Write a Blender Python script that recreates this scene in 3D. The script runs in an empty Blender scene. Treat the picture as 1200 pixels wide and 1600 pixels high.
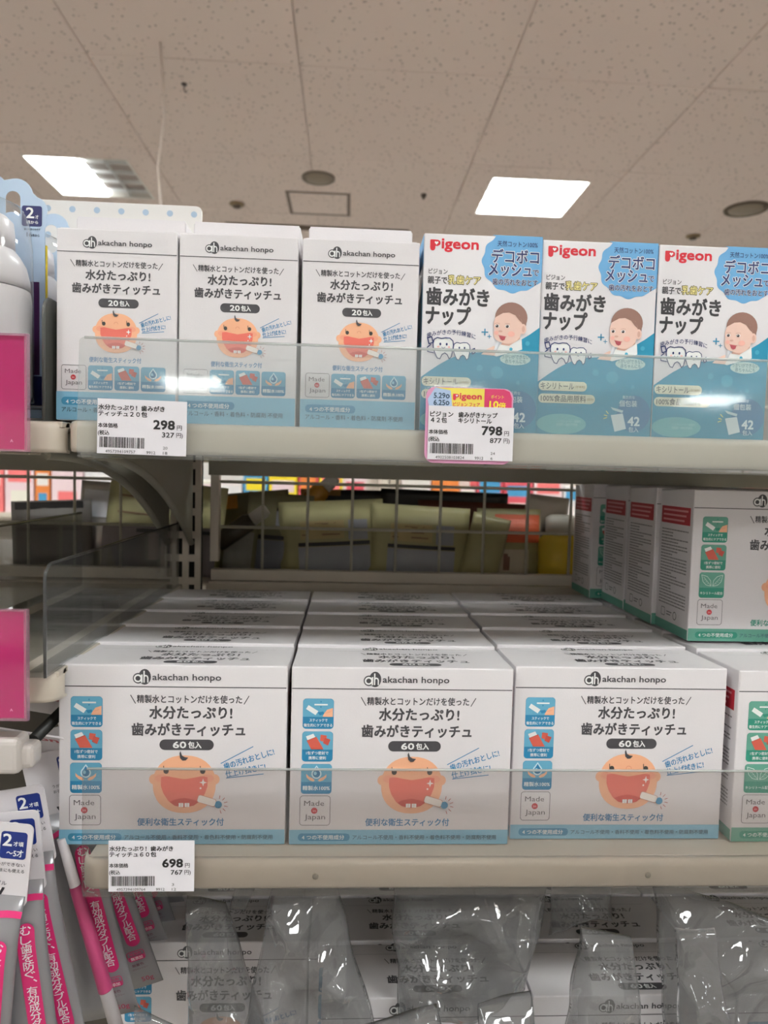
import bpy, bmesh, math, random
from mathutils import Vector, Matrix, noise
random.seed(7)
C = bpy.context.scene.collection
SC = bpy.context.scene
PI = math.pi

# ---------------------------------------------------------------- camera
CAM = Vector((0.0358, -0.487, 0.2645)); YAW, PITCH, ROLL = 0.0519, 0.0591, 0.0257
fw = Vector((math.sin(YAW)*math.cos(PITCH), math.cos(YAW)*math.cos(PITCH), -math.sin(PITCH)))
rt = Vector((math.cos(YAW), -math.sin(YAW), 0)); up = rt.cross(fw)
R_ = rt*math.cos(ROLL)+up*math.sin(ROLL); U_ = -rt*math.sin(ROLL)+up*math.cos(ROLL)
cd = bpy.data.cameras.new('camera'); cam = bpy.data.objects.new('camera', cd); C.objects.link(cam)
cam.matrix_world = Matrix(((R_.x, U_.x, -fw.x, CAM.x), (R_.y, U_.y, -fw.y, CAM.y), (R_.z, U_.z, -fw.z, CAM.z), (0, 0, 0, 1)))
cd.sensor_fit = 'HORIZONTAL'; cd.sensor_width = 36; cd.lens = 1110/1200*36
cd.clip_start = 0.02; cd.clip_end = 60
cd.dof.use_dof = True; cd.dof.focus_distance = 0.49; cd.dof.aperture_fstop = cd.lens/2.6
SC.camera = cam
# ---------------------------------------------------------------- world, exposure
W = bpy.data.worlds.new('world'); SC.world = W; W.use_nodes = True
W.node_tree.nodes['Background'].inputs[0].default_value = (1, .97, .95, 1)
W.node_tree.nodes['Background'].inputs[1].default_value = 0.25
SC.view_settings.view_transform = 'Standard'; SC.view_settings.look = 'None'
SC.view_settings.exposure = 0.58; SC.view_settings.gamma = 1; SC.view_settings.use_curve_mapping = False
LAMP_STRENGTH = 34.0

# ---------------------------------------------------------------- materials
def lin(c):
    c /= 255
    return c/12.92 if c <= .04045 else ((c+.055)/1.055)**2.4
_m = {}
def mat(name, rgb, rough=.5, metal=0., noise_amt=0., scale=60., bump=0., coat=0., spec=.5):
    if name in _m: return _m[name]
    m = bpy.data.materials.new(name); m.use_nodes = True; nt = m.node_tree
    b = nt.nodes['Principled BSDF']
    col = tuple(lin(c) for c in rgb)+(1,)
    b.inputs['Base Color'].default_value = col
    b.inputs['Roughness'].default_value = rough; b.inputs['Metallic'].default_value = metal
    b.inputs['Coat Weight'].default_value = coat; b.inputs['Coat Roughness'].default_value = .15
    b.inputs['Specular IOR Level'].default_value = spec
    if noise_amt or bump:
        tc = nt.nodes.new('ShaderNodeTexCoord'); n = nt.nodes.new('ShaderNodeTexNoise')
        n.inputs['Scale'].default_value = scale; n.inputs['Detail'].default_value = 4
        nt.links.new(tc.outputs['Object'], n.inputs['Vector'])
        if noise_amt:
            r = nt.nodes.new('ShaderNodeMapRange')
            r.inputs['To Min'].default_value = 1-noise_amt; r.inputs['To Max'].default_value = 1+noise_amt
            v = nt.nodes.new('ShaderNodeVectorMath'); v.operation = 'SCALE'; v.inputs[0].default_value = col[:3]
            nt.links.new(n.outputs['Fac'], r.inputs['Value']); nt.links.new(r.outputs[0], v.inputs['Scale'])
            nt.links.new(v.outputs[0], b.inputs['Base Color'])
        if bump:
            bp = nt.nodes.new('ShaderNodeBump'); bp.inputs['Strength'].default_value = bump; bp.inputs['Distance'].default_value = .0005
            nt.links.new(n.outputs['Fac'], bp.inputs['Height']); nt.links.new(bp.outputs[0], b.inputs['Normal'])
    _m[name] = m; return m
def film(name, tint=(1, 1, 1), haze=.06, hazecol=(.8, .8, .8), rough=.03, ior=1.49, bump=0., bscale=30.):
    """thin clear plastic: transparent + fresnel gloss + a little milky scatter"""
    if name in _m: return _m[name]
    m = bpy.data.materials.new(name); m.use_nodes = True; nt = m.node_tree; N = nt.nodes
    N.remove(N['Principled BSDF']); out = N['Material Output']
    t = N.new('ShaderNodeBsdfTransparent'); t.inputs[0].default_value = tint+(1,)
    d = N.new('ShaderNodeBsdfDiffuse'); d.inputs[0].default_value = hazecol+(1,)
    tl = N.new('ShaderNodeBsdfTranslucent'); tl.inputs[0].default_value = hazecol+(1,)
    dm = N.new('ShaderNodeMixShader'); dm.inputs[0].default_value = .4
    g = N.new('ShaderNodeBsdfGlossy'); g.inputs['Roughness'].default_value = rough
    f = N.new('ShaderNodeFresnel')
    ge = N.new('ShaderNodeNewGeometry'); io = N.new('ShaderNodeMapRange'); io.inputs['To Min'].default_value = ior; io.inputs['To Max'].default_value = 1/ior
    nt.links.new(ge.outputs['Backfacing'], io.inputs['Value']); nt.links.new(io.outputs[0], f.inputs[0])
    m1 = N.new('ShaderNodeMixShader'); m1.inputs[0].default_value = haze
    m2 = N.new('ShaderNodeMixShader')
    L = nt.links.new
    L(d.outputs[0], dm.inputs[1]); L(tl.outputs[0], dm.inputs[2])
    L(t.outputs[0], m1.inputs[1]); L(dm.outputs[0], m1.inputs[2])
    L(f.outputs[0], m2.inputs[0]); L(m1.outputs[0], m2.inputs[1]); L(g.outputs[0], m2.inputs[2]); L(m2.outputs[0], out.inputs[0])
    if bump:
        tc = N.new('ShaderNodeTexCoord'); n = N.new('ShaderNodeTexNoise'); n.inputs['Scale'].default_value = bscale
        bp = N.new('ShaderNodeBump'); bp.inputs['Strength'].default_value = bump; bp.inputs['Distance'].default_value = .002
        L(tc.outputs['Object'], n.inputs['Vector']); L(n.outputs['Fac'], bp.inputs['Height'])
        L(bp.outputs[0], g.inputs['Normal']); L(bp.outputs[0], f.inputs['Normal'])
    _m[name] = m; return m
def emit(name, rgb, s):
    if name in _m: return _m[name]
    m = bpy.data.materials.new(name); m.use_nodes = True; b = m.node_tree.nodes['Principled BSDF']
    b.inputs['Base Color'].default_value = (.8, .8, .8, 1)
    b.inputs['Emission Color'].default_value = rgb+(1,); b.inputs['Emission Strength'].default_value = s
    _m[name] = m; return m
def ink(rgb):
    return mat('ink_%02x%02x%02x' % rgb, rgb, .45)

CARTON = mat('white_carton', (222, 217, 220), .5, noise_amt=.02, scale=900, bump=.15)
CARTON_IN = mat('carton_edge', (196, 190, 186), .7)
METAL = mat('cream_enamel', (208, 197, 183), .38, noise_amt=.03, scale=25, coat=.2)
METAL_SHADE = mat('shaded_cream_enamel', (150, 146, 132), .5, noise_amt=.03, scale=20)  # cream enamel darkened for the shade below the shelves
WIRE = mat('mesh_enamel', (186, 182, 166), .45)
DARK = mat('dark_plastic', (22, 21, 20), .5)
SLOT = mat('slot_shade', (30, 28, 24), .9)
CLEAR = film('clear_acrylic', (.96, .97, .965), .15, (.72, .74, .74), bump=.10, bscale=9., rough=.05)  # milky haze stands in for reflections veiling the upper guard
SMOKE = film('clear_divider', (.86, .87, .87), .03, rough=.06)
GREYDIV = film('grey_divider', (.42, .43, .41), .5, (.28, .28, .26), rough=.15)
BLISTER = film('blister_clear', (.96, .97, .98), .05, rough=.05)
BAGM = film('bag_film', (.73, .73, .73), .26, (.44, .44, .45), rough=.06, ior=1.6, bump=.35, bscale=60.)  # grey tint also stands in for shade over the bottom shelf
DG = (72, 70, 74); BL = (46, 124, 174); LB = (128, 184, 212); GR = (44, 140, 118); LG = (98, 160, 142); WH = (235, 235, 235)

# ---------------------------------------------------------------- mesh helpers
def empty(name, label, cat, loc=(0, 0, 0), rot=(0, 0, 0), group=None):
    o = bpy.data.objects.new(name, None); C.objects.link(o); o.empty_display_size = .02
    o.location = loc; o.rotation_euler = rot; tag(o, label, cat, group); return o
def tag(o, label, cat, group=None):
    o['label'] = label; o['category'] = cat
    if group: o['group'] = group
    return o
def obj(name, me, parent=None, m=None, loc=None, rot=None):
    if isinstance(me, bmesh.types.BMesh):
        b = me; me = bpy.data.meshes.new(name); b.to_mesh(me); b.free()
    if m is not None:
        me.materials.clear(); me.materials.append(m)
    o = bpy.data.objects.new(name, me); C.objects.link(o)
    if parent: o.parent = parent
    if loc: o.location = loc
    if rot: o.rotation_euler = rot
    return o
def struct(o): o['kind'] = 'structure'; return o
def dup(o, parent=None, skip=()):
    c = o.copy(); C.objects.link(c); c.parent = parent
    for ch in list(o.children):
        if ch.name.split('.')[0] not in skip: dup(ch, c)
    return c
def bbox(bm, x0, x1, y0, y1, z0, z1, bev=0., seg=1, mtx=None):
    r = bmesh.ops.create_cube(bm, size=1)
    vs = r['verts']
    for v in vs: v.co = Vector(((x0+x1)/2+v.co.x*(x1-x0), (y0+y1)/2+v.co.y*(y1-y0), (z0+z1)/2+v.co.z*(z1-z0)))
    if bev:
        es = list({e for v in vs for e in v.link_edges})
        g = bmesh.ops.bevel(bm, geom=es, offset=bev, segments=seg, affect='EDGES', profile=.5)
        vs = list({v for f in g['faces'] for v in f.verts} | {v for v in vs if v.is_valid})
    if mtx is not None:
        for v in vs: v.co = mtx @ v.co
    return vs
def box(name, b, m, parent=None, bev=.0005, seg=1, loc=None, rot=None):
    bm = bmesh.new(); bbox(bm, *b, bev=bev, seg=seg); return obj(name, bm, parent, m, loc, rot)
def tube_bm(bm, pts, r, n=8, cap=True):
    pts = [Vector(p) for p in pts]; rings = []
    t0 = (pts[1]-pts[0]).normalized()
    a = t0.orthogonal().normalized()
    for i, p in enumerate(pts):
        t = (pts[min(i+1, len(pts)-1)]-pts[max(i-1, 0)]).normalized()
        a = (a-t*a.dot(t)).normalized(); b = t.cross(a)
        rr = r[i] if isinstance(r, (list, tuple)) else r
        rings.append([bm.verts.new(p+(a*math.cos(k*2*PI/n)+b*math.sin(k*2*PI/n))*rr) for k in range(n)])
    for i in range(len(rings)-1):
        for k in range(n):
            f = bm.faces.new((rings[i][k], rings[i][(k+1) % n], rings[i+1][(k+1) % n], rings[i+1][k])); f.smooth = True
    if cap: bm.faces.new(rings[0][::-1]); bm.faces.new(rings[-1])
def tube(name, pts, r, m, parent=None, n=8):
    bm = bmesh.new(); tube_bm(bm, pts, r, n); return obj(name, bm, parent, m)
def lathe(name, prof, m, parent=None, n=32, loc=None, flat=1.):
    bm = bmesh.new(); rings = []
    for (r, z) in prof:
        rings.append([bm.verts.new((r*math.cos(k*2*PI/n), r*flat*math.sin(k*2*PI/n), z)) for k in range(n)])
    for i in range(len(rings)-1):
        for k in range(n):
            f = bm.faces.new((rings[i][k], rings[i][(k+1) % n], rings[i+1][(k+1) % n], rings[i+1][k])); f.smooth = True
    bm.faces.new(rings[0][::-1]); bm.faces.new(rings[-1])
    return obj(name, bm, parent, m, loc)
def plate_mesh(loops, th):
    """extruded flat plate in XZ plane (thickness along Y) from closed outlines; inner loops are holes"""
    cu = bpy.data.curves.new('c', 'CURVE'); cu.dimensions = '2D'; cu.fill_mode = 'BOTH'; cu.extrude = th/2
    for L in loops:
        s = cu.splines.new('POLY'); s.points.add(len(L)-1); s.use_cyclic_u = True
        for p, q in zip(s.points, L): p.co = (q[0], q[1], 0, 1)
    o = bpy.data.objects.new('c', cu); me = bpy.data.meshes.new_from_object(o)
    me.transform(Matrix.Rotation(PI/2, 4, 'X')); bpy.data.objects.remove(o); bpy.data.curves.remove(cu)
    return me
def rr_pts(x0, y0, x1, y1, r, n=5):
    P = []
    for cx, cy, a0 in ((x1-r, y1-r, 0), (x0+r, y1-r, 90), (x0+r, y0+r, 180), (x1-r, y0+r, 270)):
        for k in range(n+1):
            a = math.radians(a0+90*k/n); P.append((cx+r*math.cos(a), cy+r*math.sin(a)))
    return P
def el_pts(cx, cy, rx, ry, n=28, a0=0, a1=360, rot=0):
    P = []; full = abs(a1-a0) >= 360; cr, sr = math.cos(math.radians(rot)), math.sin(math.radians(rot))
    for k in range(n if full else n+1):
        a = math.radians(a0+(a1-a0)*k/n); x, y = rx*math.cos(a), ry*math.sin(a)
        P.append((cx+x*cr-y*sr, cy+x*sr+y*cr))
    return P

_tc = {}
def glyphs(s, off):
    k = (s, off)
    if k not in _tc:
        c = bpy.data.curves.new('t', 'FONT'); c.body = s; c.resolution_u = 2; c.offset = off
        o = bpy.data.objects.new('t', c); me = bpy.data.meshes.new_from_object(o)
        vs = [(v.co.x, v.co.y) for v in me.vertices]; fs = [tuple(p.vertices) for p in me.polygons]
        bpy.data.objects.remove(o); bpy.data.curves.remove(c); bpy.data.meshes.remove(me)
        _tc[k] = (vs, fs)
    return _tc[k]
class Ink:
    """flat print on a face. Artwork coordinates: u right, v down, scaled by s, origin (ou, ov) = lower left corner of the face."""
    EPS = .00013
    def __init__(s, sc, ou, ov, skew=0., O=(0, 0, 0), U=(1, 0, 0), V=(0, 0, 1)):
        s.sc, s.ou, s.ov, s.sk = sc, ou, ov, skew
        s.O, s.U, s.V = Vector(O), Vector(U), Vector(V); s.N = s.U.cross(s.V)
        s.reset()
    def reset(s): s.v = []; s.f = []; s.mi = []; s.mats = []; s.k = 0
    def P(s, u, v, layer):
        v = v-(u-s.ou)*s.sk
        return s.O+s.U*((u-s.ou)*s.sc)+s.V*((s.ov-v)*s.sc)+s.N*(s.EPS*layer)
    def m(s, rgb):
        k = ink(rgb) if isinstance(rgb, tuple) else rgb
        if k not in s.mats: s.mats.append(k)
        return s.mats.index(k)
    def poly(s, pts, rgb, layer=1):
        # keep outward orientation
        A = sum(pts[i][0]*pts[(i+1) % len(pts)][1]-pts[(i+1) % len(pts)][0]*pts[i][1] for i in range(len(pts)))
        if A > 0: pts = pts[::-1]
        s.k += 1; layer += (s.k % 30)*.028      # every patch sits a hair above the one before
        b = len(s.v); s.v += [s.P(u, v, layer) for u, v in pts]; s.f.append(tuple(range(b, b+len(pts)))); s.mi.append(s.m(rgb))
    def rect(s, u0, v0, u1, v1, rgb, layer=1, r=0):
        s.poly(rr_pts(u0, v0, u1, v1, r) if r else [(u0, v0), (u1, v0), (u1, v1), (u0, v1)], rgb, layer)
    def ell(s, cu, cv, ru, rv, rgb, layer=1, rot=0, n=28): s.poly(el_pts(cu, cv, ru, rv, n, rot=rot), rgb, layer)
    def line(s, pts, w, rgb, layer=1, close=False):
        if close: pts = list(pts)+[pts[0], pts[1]]
        for (a, b), (c, d) in zip(pts[:-1], pts[1:]):
            L = math.hypot(c-a, d-b) or 1; nx, ny = -(d-b)/L*w/2, (c-a)/L*w/2; ex, ey = (c-a)/L*w*.25, (d-b)/L*w*.25
            s.poly([(a+nx-ex, b+ny-ey), (c+nx+ex, d+ny+ey), (c-nx+ex, d-ny+ey), (a-nx-ex, b-ny-ey)], rgb, layer)
    def text(s, t, u0, u1, vc, em, rgb, layer=2, off=.012, rot=0, arc=0):
        vs, fs = glyphs(t, 0)
        off = max(0, off)*.8
        xs = [a for a, b in vs]; ys = [b for a, b in vs]
        x0, x1, y0, y1 = min(xs), max(xs), min(ys), max(ys)
        kx = (u1-u0)/(x1-x0); ky = em; um = (u0+u1)/2; c, sn = math.cos(math.radians(rot)), math.sin(math.radians(rot))
        i = s.m(rgb)
        if off <= 0: sh = [(0, 0)]
        elif off < .029: sh = [(off, off), (off, -off), (-off, off), (-off, -off)]
        else:
            nq = 8 if off < .05 else 12
            sh = [(0, 0)]+[(off*math.cos(q*2*PI/nq), off*math.sin(q*2*PI/nq)) for q in range(nq)]
        for ox, oy in sh:      # heavier weight: the same glyphs printed slightly apart
            b = len(s.v); layer += .06
            for x, y in vs:
                a = (x-(x0+x1)/2)*kx+ox*em; d = -(y-(y0+y1)/2)*ky+arc*((a/(u1-u0)*2)**2)+oy*em
                s.v.append(s.P(um+a*c+d*sn, vc-a*sn+d*c, layer))
            for f in fs: s.f.append(tuple(k+b for k in f)); s.mi.append(i)
    def build(s, name, parent, label=None):
        me = bpy.data.meshes.new(name); me.from_pydata([tuple(p) for p in s.v], [], s.f)
        for k in s.mats: me.materials.append(k)
        me.polygons.foreach_set('material_index', s.mi); me.update(); s.reset()
        o = obj(name, me, parent)
        if label: o['label'] = label
        return o

# ================================================================= SETTING
CEIL = CAM.z+1.75; FLOOR = -1.10
TILE = .91; TX0 = 1.15; TY0 = 4.10            # a lamp sits in the middle of this tile
def ceil_mat():
    m = bpy.data.materials.new('pitted_ceiling_board'); m.use_nodes = True; nt = m.node_tree; N = nt.nodes; L = nt.links.new
    b = N['Principled BSDF']; b.inputs['Roughness'].default_value = .9
    tc = N.new('ShaderNodeTexCoord'); mp = N.new('ShaderNodeMapping'); mp.inputs['Scale'].default_value = (1, 1.0, 1)
    v = N.new('ShaderNodeTexVoronoi'); v.inputs['Scale'].default_value = 33; v.inputs['Randomness'].default_value = 1
    n = N.new('ShaderNodeTexNoise'); n.inputs['Scale'].default_value = 5
    n2 = N.new('ShaderNodeTexNoise'); n2.inputs['Scale'].default_value = 90
    r = N.new('ShaderNodeMapRange'); r.inputs['From Min'].default_value = .10; r.inputs['From Max'].default_value = .24
    sub = N.new('ShaderNodeMath'); sub.operation = 'MULTIPLY_ADD'; sub.inputs[1].default_value = .22; 
    mx = N.new('ShaderNodeMix'); mx.data_type = 'RGBA'
    mx.inputs[6].default_value = (lin(152), lin(139), lin(133), 1); mx.inputs[7].default_value = (lin(216), lin(200), lin(192), 1)
    L(tc.outputs['Object'], mp.inputs[0]); L(mp.outputs[0], v.inputs['Vector']); L(mp.outputs[0], n.inputs['Vector']); L(mp.outputs[0], n2.inputs['Vector'])
    L(n2.outputs['Fac'], sub.inputs[0]); L(v.outputs['Distance'], sub.inputs[2]); L(sub.outputs[0], r.inputs['Value'])
    r.inputs['From Min'].default_value = .22; r.inputs['From Max'].default_value = .34
    L(r.outputs[0], mx.inputs[0]); L(mx.outputs[2], b.inputs['Base Color'])
    bp = N.new('ShaderNodeBump'); bp.inputs['Distance'].default_value = .002; bp.inputs['Strength'].default_value = .5
    L(r.outputs[0], bp.inputs['Height']); L(bp.outputs[0], b.inputs['Normal'])
    return m
CM = ceil_mat()
XA, XB, YA, YB = -9.0, 9.0, -10.0, 11.0
ceiling = struct(box('ceiling', (XA, XB, YA, YB, CEIL+.09, CEIL+.14), mat('ceiling_slab', (190, 178, 170), .9), bev=0))
tile_me = None; tile_hole = None; nt_ = 0
def tile_full():
    bm = bmesh.new(); bbox(bm, -TILE/2+.0014, TILE/2-.0014, -TILE/2+.0014, TILE/2-.0014, 0, .015, bev=.0025)
    me = bpy.data.meshes.new('ceiling_tile'); bm.to_mesh(me); bm.free(); me.materials.append(CM); return me
def tile_open(h=.30):
    bm = bmesh.new(); e = TILE/2-.0025
    for b in ((-e, -h, -e, e), (h, e, -e, e), (-h, h, -e, -h), (-h, h, h, e)): bbox(bm, *b, 0, .015, bev=0)
    me = bpy.data.meshes.new('ceiling_tile_open'); bm.to_mesh(me); bm.free(); me.materials.append(CM); return me
tile_me, tile_hole = tile_full(), tile_open()
lamps = []
for i in range(-6, 6):
    for j in range(-13, 7):
        x, y = TX0+i*TILE, TY0+j*TILE
        hole = (i % 3 == 0 and j % 3 == 0)
        o = obj('ceiling_tile', tile_hole if hole else tile_me, ceiling); o.location = (x, y, CEIL)
        if hole: lamps.append((x, y, i, j))
# plain boards beyond the modelled tiles
e = TILE/2
bm = bmesh.new()
for b in ((XA, TX0-6*TILE-e, YA, YB), (TX0+5*TILE+e, XB, YA, YB), (TX0-6*TILE-e, TX0+5*TILE+e, YA, TY0-13*TILE-e), (TX0-6*TILE-e, TX0+5*TILE+e, TY0+6*TILE+e, YB)):
    if b[1] > b[0] and b[3] > b[2]: bbox(bm, *b, CEIL, CEIL+.015)
o = obj('ceiling_board', bm, ceiling, CM)
fm = mat('store_floor', (150, 145, 138), .35, noise_amt=.05, scale=2)
struct(box('floor', (XA, XB, YA, YB, FLOOR-.05, FLOOR), fm, bev=0))
wm = mat('store_wall', (226, 220, 216), .8, noise_amt=.03, scale=1)
struct(box('wall_back', (XA, XB, YB, YB+.1, FLOOR, CEIL+.14), wm, bev=0))
struct(box('wall_front', (XA, XB, YA-.1, YA, FLOOR, CEIL+.14), wm, bev=0))
struct(box('wall_left', (XA-.1, XA, YA, YB, FLOOR, CEIL+.14), wm, bev=0))
struct(box('wall_right', (XB, XB+.1, YA, YB, FLOOR, CEIL+.14), wm, bev=0))

# ---- recessed louvre lamps
LIT = emit('lit_tube_panel', (.95, 1., .98), LAMP_STRENGTH)
UNLIT = mat('unlit_reflector', (150, 138, 132), .35)
FRM = mat('lamp_frame_white', (225, 222, 216), .5); LOUV = mat('lamp_louvre', (232, 234, 234), .3)
def make_lamp(unlit):
    t = empty('ceiling_lamp', '', 'ceiling lamp')
    h = .30
    bm = bmesh.new()
    for b in ((-h, -h+.012, -h, h), (h-.012, h, -h, h), (-h+.012, h-.012, -h, -h+.012), (-h+.012, h-.012, h-.012, h)): bbox(bm, *b, -.003, .055, bev=.001)
    obj('frame', bm, t, FRM)
    box('diffuser', (-h+.012, -.002, -h+.012, h-.012, .030, .034), LIT, t, bev=0)
    box('diffuser', (.002, h-.012, -h+.012, h-.012, .030, .034), UNLIT if unlit else LIT, t, bev=0)
    for k in range(4):
        y = -h+.012+(k+.5)*.144
        box('louvre_blade', (-h+.012, h-.012, y-.001, y+.001, .004, .026), LOUV, t, bev=0)
    for x in (-.148, 0, .148): box('louvre_spine', (x-.0015, x+.0015, -h+.012, h-.012, .006, .024), LOUV, t, bev=0)
    return t
LA = make_lamp(False); LB_ = make_lamp(True); fa = fb = True
names = {(-3, 0): 'square ceiling lamp with only its left half lit, beyond the polka-dot board',
         (0, 0): 'brightly lit square ceiling lamp above the blue and white baby cartons'}
for x, y, i, j in lamps:
    half = (i, j) == (-3, 0)
    if half: o = LB_; 
    elif fa: o = LA; fa = False
    else: o = dup(LA)
    o.location = (x, y, CEIL)
    o['label'] = names.get((i, j), 'square recessed ceiling lamp outside the picture')
    if (i, j) not in names: o['group'] = 'ceiling lamps outside the picture'
# ---- vents, panel, sensors, slot diffuser
def disc_vent(x, y, r, label, col=(120, 108, 96)):
    t = empty('ceiling_vent', label, 'air vent', (x, y, CEIL))
    m = mat('vent_tan%d' % col[0], col, .6)
    lathe('outer_ring', [(r, -.001), (r*.99, -.010), (r*.86, -.014), (r*.84, -.001)], m, t)
    lathe('centre_disc', [(r*.80, -.004), (r*.78, -.012), (r*.3, -.018), (.002, -.019)], mat('vent_disc', (140, 128, 112), .6), t)
k_ = 1.75/1.7
def cx(x): return CAM.x+(x-CAM.x)*k_
def cy(y): return CAM.y+(y-CAM.y)*k_
disc_vent(cx(-.177), cy(3.80), .10, 'round tan ceiling vent above the square access panel outline')
disc_vent(cx(2.50), cy(3.97), .135, 'round dark ceiling vent at the right edge above the baby cartons', (92, 78, 62))
def sensor(x, y, r, label, col):
    t = empty('smoke_sensor', label, 'sensor', (x, y, CEIL))
    lathe('base', [(r, -.001), (r*.95, -.012), (r*.7, -.016)], mat('sensor%d' % col[0], col, .5), t, 16)
    lathe('dome', [(r*.55, -.0155), (r*.45, -.028), (.002, -.032)], mat('sensor_dome', (96, 84, 74), .5), t, 16)
sensor(cx(.462), cy(3.98), .018, 'tiny dark ceiling sensor to the left of the bright lamp', (92, 80, 72))
sensor(cx(-.724), cy(4.275), .05, 'small tan ceiling sensor left of the access panel outline', (140, 120, 90))
sensor(cx(2.42), cy(4.5), .05, 'small tan ceiling sensor below the dark round vent', (140, 122, 100))
# access panel
ax0, ax1, ay0, ay1 = cx(-.39), cx(.012), cy(4.02), cy(4.41)
t = empty('access_panel', 'square ceiling access panel with dark outline frame', 'access panel', ((ax0+ax1)/2, (ay0+ay1)/2, CEIL))
hw, hd = (ax1-ax0)/2, (ay1-ay0)/2
bm = bmesh.new(); fr = .022
for b in ((-hw, -hw+fr, -hd, hd), (hw-fr, hw, -hd, hd), (-hw+fr, hw-fr, -hd, -hd+fr), (-hw+fr, hw-fr, hd-fr, hd)): bbox(bm, *b, -.004, -.0005)
obj('frame', bm, t, mat('panel_frame', (112, 96, 86), .6)); box('hatch', (-hw+fr, hw-fr, -hd+fr, hd-fr, -.002, -.0008), CM, t, bev=0)
# slot diffuser
sx0, sx1, sy = cx(-.86), cx(.43), cy(4.68)
t = empty('line_diffuser', 'long dark linear air diffuser in the ceiling behind the plain white cartons', 'air vent', ((sx0+sx1)/2, sy, CEIL))
L_ = (sx1-sx0)/2
box('housing', (-L_, L_, -.045, .045, -.006, -.0006), mat('diffuser_housing', (86, 74, 62), .6), t)
for k in range(3): box('slat', (-L_+.01, L_-.01, -.03+k*.026, -.022+k*.026, -.010, -.006), mat('diffuser_slat', (120, 104, 92), .6), t, bev=0)
# hanging cord and ceiling hook
cx0, cy0 = -.784, 2.62
tag(tube('hanging_cord', [(cx0, cy0, CEIL), (cx0+.012, cy0, CEIL-.14), (cx0+.02, cy0, CEIL-.3), (cx0-.005, cy0, CEIL-.5), (cx0+.01, cy0, CEIL-.68), (cx0+.03, cy0, CEIL-.85), (cx0+.03, cy0, CEIL-1.5)], .0055, mat('cord_white', (214, 200, 192), .5)),
    'thin white cord hanging from the ceiling right of the half-lit lamp', 'cord')
t = empty('ceiling_hook', 'small dark hook in the ceiling above the hanging cord', 'hook', (cx(-.735), cy(2.84), CEIL))
lathe('plate', [(.014, -.001), (.013, -.006), (.004, -.007)], mat('hook_dark', (84, 74, 72), .4, .6), t, 12)
tube('hook', [(0, 0, -.006), (0, 0, -.03), (.008, 0, -.04), (.012, 0, -.03)], .003, mat('hook_dark', (84, 74, 72)), t)

# ================================================================= GONDOLA
SH = {'up': .2915, 'lo': -.0005, 'bot': -.2505}
X0, X1, YBK = -.146, .76, .345
NX0 = -1.05
def shelf(name_lbl, z, x0, x1, capx, lip=.020, lend=None, yb=YBK-.004, bracket=False, holes=()):
    t = empty('store_shelf', name_lbl, 'shelf', (0, 0, z))
    box('shelf_board', (x0+.004, x1, -.014, yb, -.004, 0), METAL, t)
    box('underside_pan', (x0+.03, x1-.02, -.004, yb-.02, -.017, -.0045), METAL_SHADE, t)
    # rolled front lip with rounded end
    bm = bmesh.new(); n = 8
    prof = [(-.014, 0), (-.0175, -.0006), (-.0195, -.0025), (-.0200, -.005), (-.0200, -.0175), (-.0185, -.0200), (-.0130, -.0205), (-.0130, -.0188), (-.0165, -.0180), (-.0165, -.005), (-.014, -.0035)]
    def ring(x, dy): return [bm.verts.new((x, y+dy, zz)) for y, zz in prof]
    xs = [(x0 if capx < 0 else x0, .012), (x0+.001, .007), (x0+.0035, .003), (x0+.008, .0006), (x0+.014, 0), (x1, 0)] if capx < 0 else [(x0, 0), (x1-.014, 0), (x1-.008, .0006), (x1-.0035, .003), (x1-.001, .007), (x1, .012)]
    rg = [ring(*a) for a in xs]
    for a, b in zip(rg[:-1], rg[1:]):
        for k in range(len(prof)):
            f = bm.faces.new((a[k], a[(k+1) % len(prof)], b[(k+1) % len(prof)], b[k])); f.smooth = True
    bm.faces.new(rg[0][::-1]); bm.faces.new(rg[-1])
    bmesh.ops.recalc_face_normals(bm, faces=bm.faces)
    obj('front_lip', bm, t, METAL)
    for hx in holes:
        o = lathe('rivet', [(.0022, 0), (.0018, .0006), (.0006, .0009)], mat('rivet', (150, 144, 130), .4), t, 12, loc=(hx, -.0200, -.011)); o.rotation_euler = (PI/2, 0, 0)
    return t
def bracket_mesh(yf, yb, depth_back=.10, th=.0025):
    # profile in (Y, z) below the shelf: shallow at the front, curving down to the upright
    P = [(yf, -.006), (yb, -.006), (yb, -depth_back)]
    for k in range(1, 13):
        s = k/12; y = yb+(yf-yb)*s; zz = -.0215-(depth_back-.0215)*(1-s)**2.2
        P.append((y, zz))
    me = plate_mesh([P], th); me.transform(Matrix.Rotation(PI/2, 4, 'Z')); return me
def add_bracket(parent, x, yf=0.0, yb=.325, d=.115):
    o = obj('bracket', bracket_mesh(yf, yb, d), parent, METAL_SHADE); o.location = (x, 0, 0)
    pts = []
    for k in range(0, 15):
        s = k/14; y = yb+(yf-yb)*s; pts.append((x, y, -.0215-(d-.0215)*(1-s)**2.2))
    tube('bracket_rim', pts, .0035, METAL_SHADE, parent)
upper = shelf('cream metal shelf carrying the small cartons and the blue baby cartons', SH['up'], X0, X1, -1)
add_bracket(upper, X0+.006)
lower = shelf('cream metal shelf carrying the big sixty-pack cartons', SH['lo'], -.137, X1, -1, holes=(.02, .25))
add_bracket(lower, -.131)
bottom = shelf('bottom metal shelf with cartons under crumpled plastic bags', SH['bot'], -.137, X1, -1)
nup = shelf('neighbouring upper shelf at the left edge behind the pink card', SH['up']-.001, NX0, X0-.004, 1)
nlo = shelf('empty neighbouring shelf at left with clear dividers, beside the sixty-pack cartons', .126, NX0, X0-.006, 1)
add_bracket(nup, X0-.02)
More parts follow.
